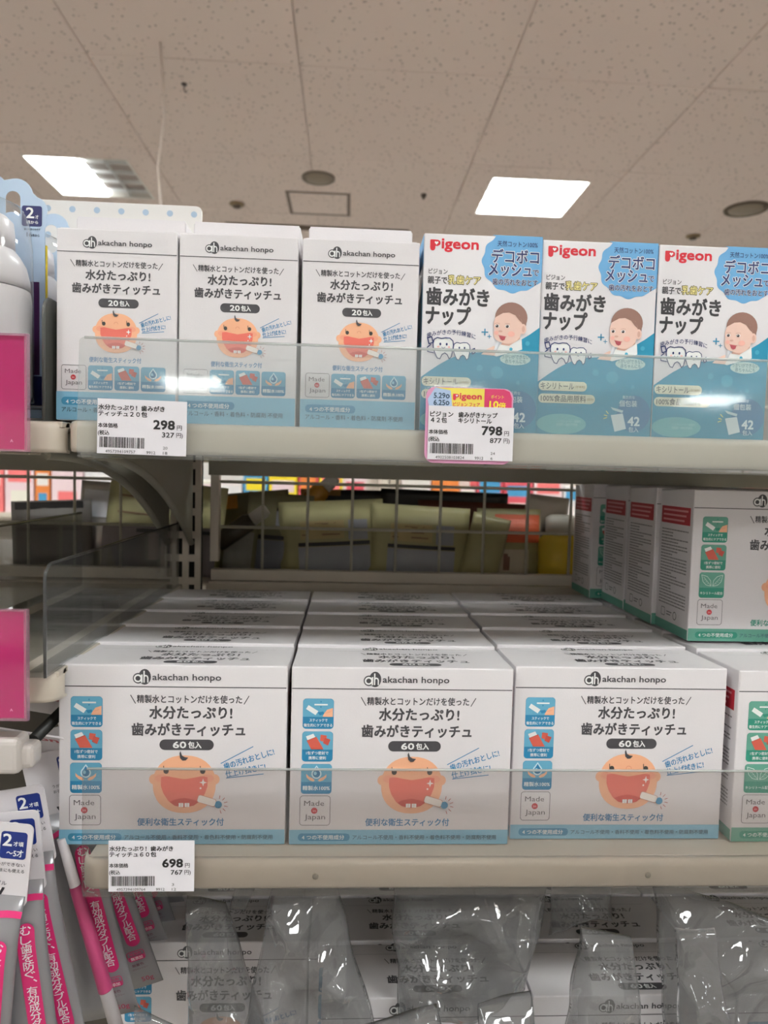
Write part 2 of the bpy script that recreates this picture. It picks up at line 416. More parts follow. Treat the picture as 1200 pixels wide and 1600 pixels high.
# gondola base, uprights, back panels
box_t = empty('gondola_base', 'cream base plinth of the shelf unit near the floor', 'shelf base', (0, 0, FLOOR))
box('plinth', (NX0, X1, .0, YBK, 0, .12), METAL, box_t); box('deck', (NX0, X1, -.02, YBK, .121, .14), METAL, box_t)
def upright(x, label):
    t = empty('shelf_upright', label, 'shelf upright', (x, .332, FLOOR+.141))
    z0, z1 = 0, .62-FLOOR-.141-.18
    w = .034
    bm = bmesh.new()
    for a, b in ((-w/2, -w/2+.0065), (-.0035, .0035), (w/2-.0065, w/2)): bbox(bm, a, b, 0, .004, z0, z1)
    obj('face_strip', bm, t, METAL)
    zz = z0; k = 0; bm = bmesh.new()
    while zz < z1:
        for a, b in ((-w/2+.0065, -.0035), (.0035, w/2-.0065)): bbox(bm, a, b, .0002, .0042, zz, zz+.008)
        zz += .0265; k += 1
    obj('slot_bridge', bm, t, METAL)
    box('slot_shade_sheet', (-w/2, w/2, .006, .012, z0, z1), SLOT, t, bev=0)  # dark sheet standing in for the shade inside the slots
upright(-.148, 'slotted cream upright post at the left end of the wire mesh')
upright(X1+.02, 'slotted cream upright post beyond the right edge')
LOWZ = .131
t = empty('back_panel', 'cream sheet-metal back panel below the wire mesh', 'back panel', (0, .350, 0))
box('sheet', (-.125, X1, 0, .004, FLOOR+.2, LOWZ-.002), METAL, t); box('seam_strip', (-.128, -.074, -.0012, -.0001, .10, LOWZ-.004), METAL, t)
t = empty('back_panel', 'back panel of the neighbouring bay below its mesh, coloured dark for shade', 'back panel', (0, .350, 0))
box('sheet', (NX0, -.168, 0, .004, FLOOR+.2, .120), mat('bay_shade_sheet', (74, 68, 60), .6), t)  # sheet coloured dark in place of the bay's deep shade
def mesh_panel(xs, xl, xr, label, group=None):
    t = empty('wire_mesh_panel', label, 'mesh panel', (0, .352, 0))
    zt = .44
    for x in xs: tube('wire', [(x, 0, LOWZ+.010), (x, 0, zt)], .0017, WIRE, t, 6)
    for z in (.193, .246, .30, .352, .405): tube('wire', [(xl, .0035, z), (xr, .0035, z)], .0019, WIRE, t, 6)
    box('bottom_rail', (xl, xr, -.004, .008, LOWZ, LOWZ+.0125), METAL, t)
    box('top_rail', (xl, xr, -.004, .008, zt, zt+.012), METAL, t)
    box('side_rail', (xl-.001, xl+.009, -.006, .006, LOWZ+.022, zt), METAL, t)
    return t
mesh_panel([-.063+.0524*k for k in range(15)], -.122, X1-.01, 'white wire mesh back with beige pouches behind it')
mesh_panel([-.332+.0524*k for k in range(-12, 4)], NX0, -.168, 'white wire mesh back of the neighbouring bay at left')
# cross rail under the upper shelf at the back, greyed for the shade there
for (a, b, lb) in ((-.125, X1, 'shade-toned cross rail above the mesh opening, under the upper shelf'), (NX0, -.17, 'shade-toned cross rail of the neighbouring bay')):
    tag(box('cross_rail', (a, b, .3425, .3465, .2535, .2720), METAL_SHADE), lb, 'rail')

# unseen shelving behind the viewer, goods kept white to bounce fill light
t = empty('opposite_shelving', 'unseen pale shelving behind the viewer, added for bounced light', 'shelving', (.3, -2.0, FLOOR))
OPM = mat('bounce_goods', (222, 214, 210), .6, noise_amt=.12, scale=14)
box('back_board', (-3., 3., -.45, -.42, 0, 1.55), METAL, t)
for z in (.10, .42, .74, 1.06, 1.38): box('shelf_board', (-3., 3., -.42, 0, z, z+.02), METAL, t); 
for z in (.12, .44, .76, 1.08): box('goods_row', (-2.97, 2.97, -.40, -.03, z+.0005, z+.22), OPM, t)
# ---- clear front guards
def guard(name_lbl, x0, x1, z0, z1, y, tilt, CLEAR=CLEAR):
    t = empty('shelf_guard', name_lbl, 'plastic guard', (0, y, z0), (tilt, 0, 0))
    h = z1-z0; me = plate_mesh([rr_pts(x0, 0, x1, h, .003)], .0016)
    obj('pane', me, t, CLEAR)
    tube('top_edge', [(x0+.003, 0, h), (x1-.003, 0, h)], .0009, film('acrylic_edge', (.9, .93, .92), .35, (.85, .87, .86), rough=.05), t, 6)
    box('bottom_channel', (x0, x1, .0009, .006, -.0016, 0), CLEAR, t, bev=0)
    return t
guard('clear plastic guard along the front of the upper shelf', -.1375, X1, .2695, .3445, -.0225, math.radians(-3.9))
guard('clear plastic guard along the front of the sixty-pack shelf', -.134, X1, -.0225, .0635, -.0225, math.radians(-.6), film('veiled_acrylic', (.875, .86, .85), .05, (.6, .6, .6), bump=.15, bscale=7., rough=.08))  # grey tint and haze imitate the dim reflection on this pane

# ================================================================= TISSUE CARTONS (60)
W6, H6, D6 = .1555, .1270, .0625
def carton_body(w, h, d, m, parent, bev=.0009, sag=0.):
    bm = bmesh.new(); bbox(bm, 0, w, 0, d, 0, h, bev=bev, seg=2)
    for v in bm.verts:
        if v.co.z > h*.9: v.co.z -= sag*v.co.y/d        # lid sags toward the rear
    return obj('body', bm, parent, m)
def logo(I, u0, v0, k, layer=1, c=DG):
    """round ah mark + word; (u0,v0) = centre of the mark, k = mark radius"""
    r = k
    I.poly(el_pts(u0+r*.35, v0, r*.75, r*.98, 20), c, layer)
    I.ell(u0-r*.42, v0+r*.18, r*.66, r*.66, c, layer)
    I.ell(u0-r*.45, v0+r*.18, r*.50, r*.50, WH, layer+1); I.ell(u0-r*.45, v0+r*.18, r*.30, r*.30, c, layer+2)
    I.rect(u0-r*.08, v0-r*.30, u0+r*.10, v0+r*.72, WH, layer+1)
    I.line([(u0+r*.28, v0-r*.72), (u0+r*.28, v0+r*.66)], r*.16, WH, layer+1)
    I.line([(u0+r*.28, v0-r*.02), (u0+r*.46, v0-r*.18), (u0+r*.66, v0-r*.10), (u0+r*.74, v0+r*.12), (u0+r*.74, v0+r*.66)], r*.15, WH, layer+1)
    I.text('akachan honpo', u0+r*1.30, u0+r*9.6, v0+r*.12, r*1.12, c, layer+1, off=.018)
def header(I, dy=0, n='60', sub=(385, 945, 357), t1=(475, 865, 423, 60), t2=(392, 928, 506, 62), bd=(522, 780, 555, 606), lay=1):
    def part(fn, name): fn(); return name
def slogan_block(I, dv=0):
    I.line([(385, 340+dv), (408, 380+dv)], 4, DG); I.line([(945, 340+dv), (922, 380+dv)], 4, DG)
    I.text('精製水とコットンだけを使った', 415, 912, 358+dv, 42, DG, 1, off=.022)
    I.text('水分たっぷり!', 475, 865, 423+dv, 66, DG, 1, off=.034)
    I.text('歯みがきティッチュ', 392, 928, 506+dv, 66, DG, 1, off=.034)
def badge(I, s, u0, u1, v0, v1, dv=0):
    I.rect(u0, v0+dv, u1, v1+dv, DG, 1, r=(v1-v0)*.49)
    w = u1-u0
    I.text(s, u0+w*.25, u0+w*.49, (v0+v1)/2+dv, (v1-v0)*.86, WH, 2, off=.03)
    I.text('包入', u0+w*.53, u0+w*.77, (v0+v1)/2+dv, (v1-v0)*.68, WH, 2, off=.03)
SK = (240, 178, 142); SKD = (224, 150, 122); MO = (226, 110, 96); MO2 = (200, 74, 62)
def baby(I, cu, cv, R, parent):
    """round open-mouthed cartoon baby; R = half width of the head"""
    q = lambda x, y: (cu+x*R, cv+y*R)
    I.ell(cu-R*.96, cv-R*.16, R*.16, R*.17, SK, 1); I.ell(cu+R*.96, cv-R*.16, R*.16, R*.17, SK, 1)
    I.poly([(cu+R*math.copysign(abs(math.cos(a))**.9, math.cos(a)), cv+R*.95*math.copysign(abs(math.sin(a))**.9, math.sin(a))) for a in [k*2*PI/36 for k in range(36)]], SK, 2)
    I.ell(cu-R*.74, cv-R*.20, R*.2, R*.13, (238, 162, 134), 3); I.ell(cu+R*.74, cv-R*.20, R*.2, R*.13, (238, 162, 134), 3)
    # curl of hair
    I.poly([q(-.16, -1.02), q(-.13, -1.10), q(-.08, -.95), q(.0, -.90), q(.12, -.88), q(.04, -.79), q(-.06, -.78), q(-.14, -.86)], DG, 4)
    # nose and eyes
    I.line(el_pts(cu, cv-R*.44, R*.09, R*.09, 8, 180, 360), 2.2*R/150+1, SKD, 3)
    for s in (-.58, .58):
        I.ell(*q(s, -.44), R*.085, R*.095, (66, 62, 60), 3); I.line([q(s-.08, -.60), q(s-.07, -.44)], R*.025, (66, 62, 60), 3)
    # mouth
    m = [q(-.74, -.24), q(-.55, -.27), q(-.3, -.22), q(0, -.17), q(.3, -.22), q(.55, -.27), q(.74, -.24), q(.74, .05), q(.66, .30), q(.5, .55), q(.3, .70), q(0, .76), q(-.3, .70), q(-.5, .55), q(-.66, .30), q(-.74, .05)]
    I.poly(m, MO, 3)
    I.poly([q(-.46, .58), q(-.3, .50), q(0, .44), q(.3, .50), q(.46, .58), q(.3, .70), q(0, .76), q(-.3, .70)], MO2, 4)
    for a in (-.17, -.09, .02, .10): I.rect(cu+a*R, cv+R*.61, cu+(a+.07)*R, cv+R*.74, WH, 5)
    I.poly([q(.60, -.20), q(.63, -.10), q(.72, -.07), q(.63, -.04), q(.60, .06), q(.57, -.04), q(.48, -.07), q(.57, -.10)], WH, 5)
    I.ell(*q(.52, .12), R*.03, R*.03, WH, 5)
    face = I.build('baby_face', parent)
    # cotton stick
    def rot(x, y, a=17):
        a = math.radians(a); return (x*math.cos(a)-y*math.sin(a), x*math.sin(a)+y*math.cos(a))
    c0 = (.72, .53)
    st = [rot(x, y) for x, y in rr_pts(-.29, -.115, .29, .115, .06, 3)]
    I.poly([q(c0[0]+x*1.06, c0[1]+y*1.14) for x, y in st], (196, 130, 112), 6)
    I.poly([q(c0[0]+x, c0[1]+y) for x, y in st], (240, 232, 226), 7)
    I.ell(*q(1.09, .66), R*.12, R*.12, (52, 136, 178), 6); I.ell(*q(1.0, .64), R*.06, R*.04, (52, 136, 178), 6)
    for a in (-80, -48, -18, 12, 42, 72):
        r0, r1 = .20, .30; ca, sa = math.cos(math.radians(a)), math.sin(math.radians(a))
        I.line([q(1.09+r0*ca, .66+r0*sa), q(1.09+r1*ca, .66+r1*sa)], R*.022, (176, 84, 76), 6)
    I.build('cotton_stick', face, 'white cotton stick with a blue tip')
def icon_base(I, u, v, s, lo, hi, split=.60):
    I.rect(u, v, u+s, v+s, lo, 1, r=s*.11)
    r = s*.11
    P = [(u+1, v+s*split), (u+1, v+r), (u+r*.3, v+r*.3), (u+r, v+1), (u+s-r, v+1), (u+s-r*.3, v+r*.3), (u+s-1, v+r), (u+s-1, v+s*split)]
    I.poly(P, hi, 2)
def icons(I, pos, s, lo, hi, parent, third='drop'):
    for k, (u, v) in enumerate(pos):
        sp = .60 if k < 2 else .60
        icon_base(I, u, v, s, lo, hi, sp)
        q = lambda x, y: (u+x*s, v+y*s)
        if k == 0:
            I.rect(*q(.37, .17), *q(.80, .22), WH, 3); I.ell(*q(.58, .10), s*.02, s*.03, lo, 3); I.ell(*q(.58, .27), s*.02, s*.03, lo, 3)
            I.poly([q(.18, .21), q(.50, .41), q(.41, .54), q(.10, .34)], WH, 3)
            I.poly([q(.48, .45), q(.66, .42), q(.70, .50), q(.55, .55)], lo, 3)
            I.poly([q(.68, .50), q(.78, .36), q(.97, .30), q(.97, .595), q(.64, .595)], SK, 3)
            I.line([q(.74, .47), q(.90, .42)], s*.012, SKD, 4)
            I.text('スティックで', u+s*.22, u+s*.80, v+s*.71, s*.115, WH, 3, off=.02)
            I.text('衛生的にケアできる', u+s*.04, u+s*.96, v+s*.875, s*.115, WH, 3, off=.02)
        elif k == 1:
            I.poly([q(.12, .16), q(.36, .07), q(.44, .20), q(.18, .30)], WH, 3)
            I.poly([q(.15, .30), q(.46, .17), q(.70, .585), q(.30, .585)], (206, 92, 76), 4); I.line([q(.15, .30), q(.46, .17)], s*.014, (150, 60, 54), 5)
            I.poly([q(.60, .10), q(.80, .13), q(.76, .35), q(.58, .30)], (206, 92, 76), 3); I.poly([q(.74, .20), q(.92, .26), q(.84, .46), q(.68, .38)], (192, 80, 68), 4)
            I.text('1包ずつ密封で', u+s*.14, u+s*.86, v+s*.71, s*.12, WH, 3, off=.02)
            I.text('携帯に便利', u+s*.22, u+s*.78, v+s*.875, s*.12, WH, 3, off=.02)
        elif third == 'drop':
            P = [q(.5+.165*math.sin(a)*(1-.0*a), .32-.17*math.cos(a)) for a in [math.radians(x) for x in range(40, 321, 20)]]+[q(.5, .04)]
            P2 = [q(.5+.12*math.sin(a), .32-.125*math.cos(a)) for a in [math.radians(x) for x in range(40, 321, 20)]]+[q(.5, .10)]
            I.poly(P, (205, 226, 234), 3); I.poly(P2, (30, 112, 156), 4); I.ell(*q(.46, .30), s*.05, s*.06, (150, 200, 222), 5)
            for sg in (-1, 1):
                I.poly([q(.5+sg*.05, .54), q(.5+sg*.12, .47), q(.5+sg*.24, .42), q(.5+sg*.33, .33), q(.5+sg*.32, .44), q(.5+sg*.22, .54), q(.5+sg*.10, .58)], SK, 3)
            I.text('精製水100%', u+s*.06, u+s*.94, v+s*.80, s*.165, WH, 3, off=.02)
        else:
            for sg in (-1, 1):
                lf = [q(.5+sg*.03, .53), q(.5+sg*.22, .50), q(.5+sg*.36, .36), q(.5+sg*.42, .10), q(.5+sg*.20, .16), q(.5+sg*.06, .32)]
                I.line(lf, s*.02, (214, 232, 226), 3, close=True); I.line([q(.5+sg*.03, .53), q(.5+sg*.34, .18)], s*.015, (214, 232, 226), 3)
                for a in (.3, .5, .7): I.line([q(.5+sg*(.03+.31*a), .53-.35*a), q(.5+sg*(.03+.31*a+.08), .53-.35*a+.02)], s*.01, (214, 232, 226), 3)
            I.text('キシリトール配合', u+s*.05, u+s*.95, v+s*.81, s*.12, WH, 3, off=.02)
        I.build('feature_icon', parent)
def origin_mark(I, u, v, s, parent):
    I.line(rr_pts(u, v, u+s, v+s, s*.10), s*.018, (96, 92, 96), 1, close=True)
    I.text('Made', u+s*.14, u+s*.80, v+s*.25, s*.25, (96, 90, 94), 2, off=-.012)
    I.ell(u+s*.48, v+s*.50, s*.105, s*.105, (196, 44, 56), 2); I.text('in', u+s*.43, u+s*.53, v+s*.50, s*.13, (240, 190, 190), 3)
    I.text('Japan', u+s*.16, u+s*.84, v+s*.74, s*.25, (96, 90, 94), 2, off=-.012)
    I.build('origin_mark', parent)
def carton60(label, green=False):
    t = empty('tissue_box', label, 'box')
    carton_body(W6, H6, D6, CARTON, t, sag=.0022)
    # tucked lid flap with notched front edge lying on the top panel's rear
    P = [(.002, .0002), (.050, .0002), (.054, .0032), (.101, .0032), (.105, .0002), (W6-.002, .0002), (W6-.002, .0035), (W6-.004, .008), (.004, .008), (.002, .0035)]
    me = plate_mesh([[(a, -b) for a, b in P]], .0007); me.transform(Matrix.Rotation(-PI/2, 4, 'X')); me.transform(Matrix.Translation((0, 0, 0)))
    ys = [v.co.y for v in me.vertices]; me.transform(Matrix.Translation((0, .0002-min(ys), H6+.0003-.0019)))
    obj('lid_flap', me, t, CARTON)
    lo, hi, mid = (GR, LG, GR) if green else ((36, 128, 172), (98, 166, 196), BL)
    I = Ink(W6/1080, 48, 1075)
    I.line([(52, 299), (1122, 299)], 4.5, DG); logo(I, 437, 251, 39); I.build('logo_print', t)
    slogan_block(I); I.build('title_print', t)
    badge(I, '60', 522, 780, 555, 607); I.build('count_badge', t)
    baby(I, 642, 775, 150, t)
    I.text('歯の汚れおとしに!', 824, 1074, 650, 37, mid, 1, off=.02, rot=18); I.text('仕上げ拭きに!', 836, 1030, 706, 37, mid, 1, off=.02, rot=12)
    I.line([(815, 672), (968, 588)], 4, mid); I.line([(842, 744), (1020, 723)], 4, mid); I.build('slogan_print', t)
    I.text('便利な衛生スティック付', 420, 832, 962, 40, mid, 1, off=.024); I.build('stick_caption', t)
    icons(I, [(105, 348), (104, 510), (102, 671)], 149, lo, hi, t, 'leaf' if green else 'drop')
    origin_mark(I, 99, 830, 147, t)
    I.rect(50, 1000, 1126, 1073, LG if green else LB, 1); I.rect(92, 1018, 345, 1056, GR if green else (62, 140, 178), 2, r=18)
    I.text('4 つの不使用成分', 112, 318, 1037, 25, WH, 3, off=.015)
    I.text('アルコール不使用・香料不使用・着色料不使用・防腐剤不使用', 358, 1068, 1037, 25, (60, 92, 108), 3, off=.01); I.build('bottom_band', t)
    # top panel
    T = Ink(W6/1080, 48, 0, O=(0, 0, H6+.00004), V=(0, 1, -.0352))
    T.ov = 645; slogan_block(T); badge(T, '60', 522, 780, 555, 607); logo(T, 437, 240, 38)
    T.line([(140, 300), (1040, 300)], 2, (150, 148, 150)); T.build('top_print', t)
    # left side panel (depth runs toward the rear)
    S = Ink(.001, 0, 0, O=(0, D6, 0), U=(0, -1, 0), V=(0, 0, 1))
    S.ov = 0
    S.rect(.8, -.0-8.8, 61.7, -.5, LG if green else LB, 1)
    S.rect(4, -111, 58, -96, (176, 36, 52), 1)
    for k in range(3): S.rect(8, -108.6+k*4.2, 54-k*3, -106.9+k*4.2, (220, 150, 156), 2)
    random.seed(3)
    for k in range(25):
        v = -91+k*2.75
        u = 6.
        end = random.choice((56, 56, 55, 38, 28))
        while u < end:
            w = random.uniform(2, 6); S.rect(u, v, min(u+w, end), v+1.15, (132, 128, 130), 1); u += w+.6
    S.line(rr_pts(12, -20, 19, -13, 1), .6, (90, 88, 90), 1, close=True); S.line(el_pts(38, -16, 3, 3.4, 10), .7, (70, 68, 70), 1, close=True); S.rect(22, -18, 32, -17, (120, 118, 120), 1); S.rect(22, -15.6, 30, -14.6, (120, 118, 120), 1)
    S.build('side_print', t)
    return t
blue = carton60('')
green = carton60('', True)
colx = [(-.1583, .0005, 'left'), (0, 0, 'middle'), (.1585, .0072, 'right')]
rown = ['front', 'second', 'third', 'fourth', 'rearmost']
desc0 = ['white sixty-pack carton, front row left, behind the 698 yen price tag',
         'white sixty-pack carton, front row middle, full blue band visible',
         'white sixty-pack carton, front row right, beside the green-banded carton']
used = False
for c, (x, y, nm) in enumerate(colx):
    for r in range(5):
        o = blue if not used else dup(blue); used = True
        o.location = (x+(0 if r == 0 else random.uniform(-.0006, .0006)), y+r*.0634, 0)
        o['label'] = desc0[c] if r == 0 else 'white sixty-pack carton, %s row of the %s column on the middle shelf' % (rown[r], nm)
        o['group'] = 'blue-banded sixty-pack cartons on the middle shelf'
used = False
for r in range(5):
    o = green if not used else dup(green); used = True
    o.location = (.3205, .003+r*.0634, 0)
    o['label'] = 'green-banded carton, front of its column, cut by the right edge of the picture' if r == 0 else 'green-banded carton, %s row of the lower layer at the right' % rown[r]
    o['group'] = 'green-banded cartons on the middle shelf'
gs = [(.322, .086, 'foremost of the upper layer, with its front panel and feature icons showing'), (.3185, .1495, 'second of the upper layer, touching the foremost one'),
      (.3190, .2175, 'third of the upper layer, set a little to the left'), (.3060, .2815, 'rearmost of the upper layer, against the wire mesh')]
for x, y, lb in gs:
    o = dup(green); o.location = (x, y, H6+.0012); o['label'] = 'stacked green-banded carton, '+lb; o['group'] = 'green-banded cartons on the middle shelf'
# bottom shelf
nb = 0
for c, x in enumerate((-.132, .025, .182, .339)):
    for r in range(4):
        if c == 0 and r == 0: continue
        dx = (-.012 if r else 0)-(.008 if r > 1 else 0)
        o = dup(blue); o.location = (x+dx, .012+r*.064, SH['bot']+.0005)
        o['label'] = 'white carton under plastic bags on the bottom shelf, %s row, %s column' % (rown[r], ('first', 'second', 'third', 'fourth')[c]); o['group'] = 'cartons on the bottom shelf'

# ================================================================= SMALL CARTONS (20)
W2, H2, D2 = .0785, .1258, .040
def carton20(label):
    t = empty('tissue_box', label, 'box'); carton_body(W2, H2, D2, CARTON, t, .0008)
    k = W2/559
    I = Ink(k, 33, 985, .03)
    z = lambda u: (u-33)
    def SKl(u, v): return v
    I.sk = 0
    def v(a, u=310): return a-(u-33)*.030   # undo the lens tilt of the artwork
    I.line([(37, v(197, 33)), (589, v(214, 589))], 3.6, DG)
    # logo scaled
    J = I; logo(J, 186, v(157, 186), 30); J.build('logo_print', t)
    I.line([(98, v(237, 98)), (117, v(268, 117))], 3, DG); I.line([(524, v(253, 524)), (505, v(283, 505))], 3, DG)
    I.text('精製水とコットンだけを使った', 122, 500, v(258), 32, DG, 1, off=.022)
    I.text('水分たっぷり!', 168, 466, v(310), 50, DG, 1, off=.034)
    I.text('歯みがきティッチュ', 106, 512, v(372), 50, DG, 1, off=.034); I.build('title_print', t)
    badge(I, '20', 227, 414, v(418), v(460)); I.build('count_badge', t)
    baby(I, 310, v(579), 98, t)
    mid = BL
    I.text('歯の汚れおとしに!', 422, 566, v(522, 490), 24, mid, 1, off=.02, rot=17); I.text('仕上げ拭きに!', 428, 540, v(556, 490), 24, mid, 1, off=.02, rot=10)
    I.line([(417, v(531, 417)), (505, v(487, 505))], 2.8, mid); I.line([(430, v(578, 430)), (533, v(571, 533))], 2.8, mid); I.build('slogan_print', t)
    I.text('便利な衛生スティック付', 186, 428, v(705), 27, mid, 1, off=.02); I.build('stick_caption', t)
    icons(I, [(181, v(729, 181)), (304, v(732, 304)), (427, v(737, 427))], 115, (36, 128, 172), (98, 166, 196), t)
    origin_mark(I, 58, v(726, 58), 114, t)
    I.rect(34, 850, 589, 983, LB, 1); I.rect(58, v(876, 58), 300, v(914, 58), (62, 140, 178), 2, r=18)
    I.text('4 つの不使用成分', 80, 275, v(901, 180), 25, WH, 3, off=.015); I.text('アルコール・香料・着色料・防腐剤 不使用', 60, 530, v(942, 300), 26, (60, 92, 108), 3, off=.01)
    I.build('bottom_band', t)
    box('top_flap', (.002, W2-.002, .0015, D2-.002, H2+.0001, H2+.0006), CARTON, t, bev=0)
    return t
s20 = carton20('small white twenty-pack carton, leftmost, partly behind the 298 yen price tag')
s20.location = (-.1590, -.001, SH['up']+.0008); s20.rotation_euler = (math.radians(-.6), 0, 0); s20['group'] = 'small twenty-pack cartons'
for x, y, lb in ((-.0792, .0, 'small white twenty-pack carton, second from the left on the upper shelf'), (.0022, .0, 'small white twenty-pack carton directly left of the blue baby cartons')):
    o = dup(s20); o.location = (x, y, SH['up']+.0006); o.rotation_euler = (0, 0, 0); o['label'] = lb; o['group'] = 'small twenty-pack cartons'
# plain taller white cartons behind
def plain(x, w, label):
    t = empty('plain_box', label, 'box', (x, .0425, SH['up']+.0005))
    h = .1465
    carton_body(w, h, .045, CARTON, t, .0007)
    box('top_flap', (.001, w-.001, -.0006, .0015, h-.03, h+.0008), CARTON, t, bev=0)
plain(-.1620, .0775, 'plain white taller carton behind the leftmost twenty-pack'); plain(-.0790, .0765, 'plain white taller carton behind the second twenty-pack'); plain(.0035, .0755, 'plain white taller carton behind the third twenty-pack')

# ================================================================= BABY CARTONS (blue/white)
WP, HP, DP = .0808, .1320, .060
PB = (104, 166, 214); TEAL = (24, 138, 172); NAVY = (34, 48, 104); RED = (206, 28, 48)
GLOSSW = mat('glossy_white_carton', (226, 222, 226), .22, noise_amt=.015, scale=500, coat=.3)
def p_logo(I, u0, v0, k, layer, c=RED):
    """red word mark with a drop-shaped first letter; u0,v0 = top left, k = scale (1 = 465 wide)"""
    q = lambda x, y: (u0+x*k, v0+y*k)
    I.poly([q(0, 4), q(0, 75), q(4, 95), q(20, 105), q(36, 103), q(48, 92), q(51, 75), q(51, 60), q(75, 60), q(95, 48), q(100, 30), q(94, 12), q(75, 2), q(50, 0), q(10, 0)], c, layer)
    I.ell(*q(52, 26), 9*k, 9*k, WH, layer+1, n=12); I.ell(*q(70, 26), 9*k, 9*k, WH, layer+1, n=12); I.poly([q(43, 29), q(61, 50), q(79, 29), q(61, 24)], WH, layer+1)
    I.text('igeon', u0+114*k, u0+465*k, v0+50*k, 138*k, c, layer, off=.035)
def carton_p(label):
    t = empty('baby_wipe_box', label, 'box'); carton_body(WP, HP, DP, GLOSSW, t, .0008)
    s = WP/1148
    I = Ink(s, 28, 1905); I.sk = 0
    def v(a, u=600): return a-(u-28)*.032
    # teal ground with sweeping top edge
    top = []
    for k in range(13): u = 30+k*(1172-30)/12; top.append((u, 1395-250*math.sin(min(1, (u-30)/520)*PI/2)-0*u if u < 520 else 1145-(u-520)*(u-520)/652/652*260))
    I.poly([(30, 1903), (1174, 1903)]+[(1174, top[-1][1])]+top[::-1], TEAL, 1)
    I.ell(280, 1800, 248, 100, (104, 176, 184), 2); 
    I.ell(1000, 1680, 168, 180, (30, 112, 160), 2)
    for u, vv, r in ((770, 1330, 60), (980, 1420, 20), (600, 1290, 30), (900, 1100, 16), (1060, 1040, 22)): I.ell(u, vv, r, r, (62, 158, 188), 3)
    I.build('teal_ground', t)
    p_logo(I, 85, v(90, 85), 1., 1); I.build('logo_print', t)
    # scalloped bubble
    P = [(690, 22), (1170, 22), (1173, 500)]; 
    cc = []
    for a in range(60, 236, 3):
        r = 1+.03*math.cos(math.radians(a*12)); cc.append((895+300*r*math.cos(math.radians(a)), 270+290*r*math.sin(math.radians(a))))
    I.poly([(1173, 22), (1173, 450)]+cc[0:]+[(680, 22)], PB, 1)
    I.text('天然コットン100%', 735, 1125, v(130, 930), 58, NAVY, 2, off=.01)
    for ly, col, of in ((2, WH, .075), (3, NAVY, .02)):
        I.text('デコボコ', 685, 1140, v(245, 910), 142, col, ly, off=of); I.text('メッシュ', 660, 1075, v(375, 870), 142, col, ly, off=of); I.text('で', 1085, 1145, v(400, 1110), 72, col, ly, off=of)
        I.text('歯の汚れをおとす', 698, 1138, v(490, 920), 66, col, ly, off=of)
    I.build('mesh_claim_bubble', t)
    I.text('ピジョン', 78, 260, v(390, 170), 56, DG, 1, off=.015)
    I.text('親子で', 72, 258, v(472, 160), 76, DG, 1, off=.03)
    I.text('乳歯ケア', 268, 582, v(472, 420), 92, (100, 92, 60), 1, off=.08); I.text('乳歯ケア', 272, 578, v(472, 420), 88, (238, 224, 150), 2, off=.012)
    I.text('歯みがき', 66, 668, v(632, 360), 178, (56, 54, 58), 1, off=.042); I.text('ナップ', 66, 494, v(810, 280), 190, (56, 54, 58), 1, off=.042)
    I.build('title_print', t)
    I.text('歯みがきの予行練習に', 78, 552, v(965, 310), 52, NAVY, 1, off=.01, arc=40)
    for cu, cv, k in ((240, 1110, 1.0), (420, 1140, .82)):
        cv = v(cv, cu)
        T = [(-95, 20), (-100, -30), (-92, -70), (-60, -90), (-20, -82), (20, -90), (62, -88), (92, -62), (98, -20), (90, 40), (80, 90), (60, 110), (40, 70), (15, 55), (-10, 70), (-30, 112), (-55, 105), (-75, 70)]
        T = [(cu+a*k, cv+b*k) for a, b in T]; I.poly(T, WH, 2+(k < 1)); I.line(T, 9*k, NAVY, 4, close=True)
        for e in (-30, 32): I.ell(cu+e*k, cv-28*k, 9*k, 13*k, NAVY, 5)
        I.line([(cu-18*k, cv+0*k), (cu, cv+12*k), (cu+18*k, cv)], 5*k, NAVY, 5)
        for e in (-50, 55): I.ell(cu+e*k, cv-2*k, 12*k, 8*k, (236, 180, 176), 5)
    I.line([(85, 1020), (125, 1008), (140, 1062), (100, 1075)], 10, NAVY, 4, close=True); I.line([(120, 1080), (85, 1110), (90, 1150), (150, 1160)], 9, NAVY, 4)
    I.line([(515, 1120), (545, 1105), (550, 1145), (525, 1160)], 10, NAVY, 4, close=True); I.build('tooth_cartoons', t)
    # baby portrait
    skin, sk2, hair = (234, 198, 184), (216, 170, 154), (146, 108, 96)
    I.poly([(790, 1060), (940, 1010), (1000, 985), (1010, 1100), (760, 1175), (735, 1165)], WH, 3)
    I.poly([(610, 1160), (660, 1110), (730, 1075), (770, 1090), (740, 1168)], skin, 4)
    I.line([(745, 1110), (782, 1000)], 22, (226, 226, 232), 5); I.line([(762, 1110), (800, 1010)], 10, (200, 204, 212), 5)
    I.poly([(830, 1010), (985, 930), (985, 1000), (880, 1070), (800, 1060)], sk2, 4)
    I.ell(892, 800, 158, 146, hair, 4.0); I.ell(975, 850, 66, 96, hair, 4.4)
    I.ell(862, 872, 140, 150, skin, 5); I.ell(806, 955, 84, 82, skin, 5.1); I.ell(866, 980, 104, 72, skin, 5.2); I.ell(915, 930, 80, 90, skin, 5.3)
    I.poly([(738, 800), (760, 752), (810, 722), (880, 716), (940, 740), (985, 800), (1000, 850), (968, 822), (930, 776), (870, 752), (810, 758), (765, 784)], hair, 6)
    I.ell(1010, 905, 32, 50, skin, 6); I.ell(1012, 905, 15, 30, sk2, 7)
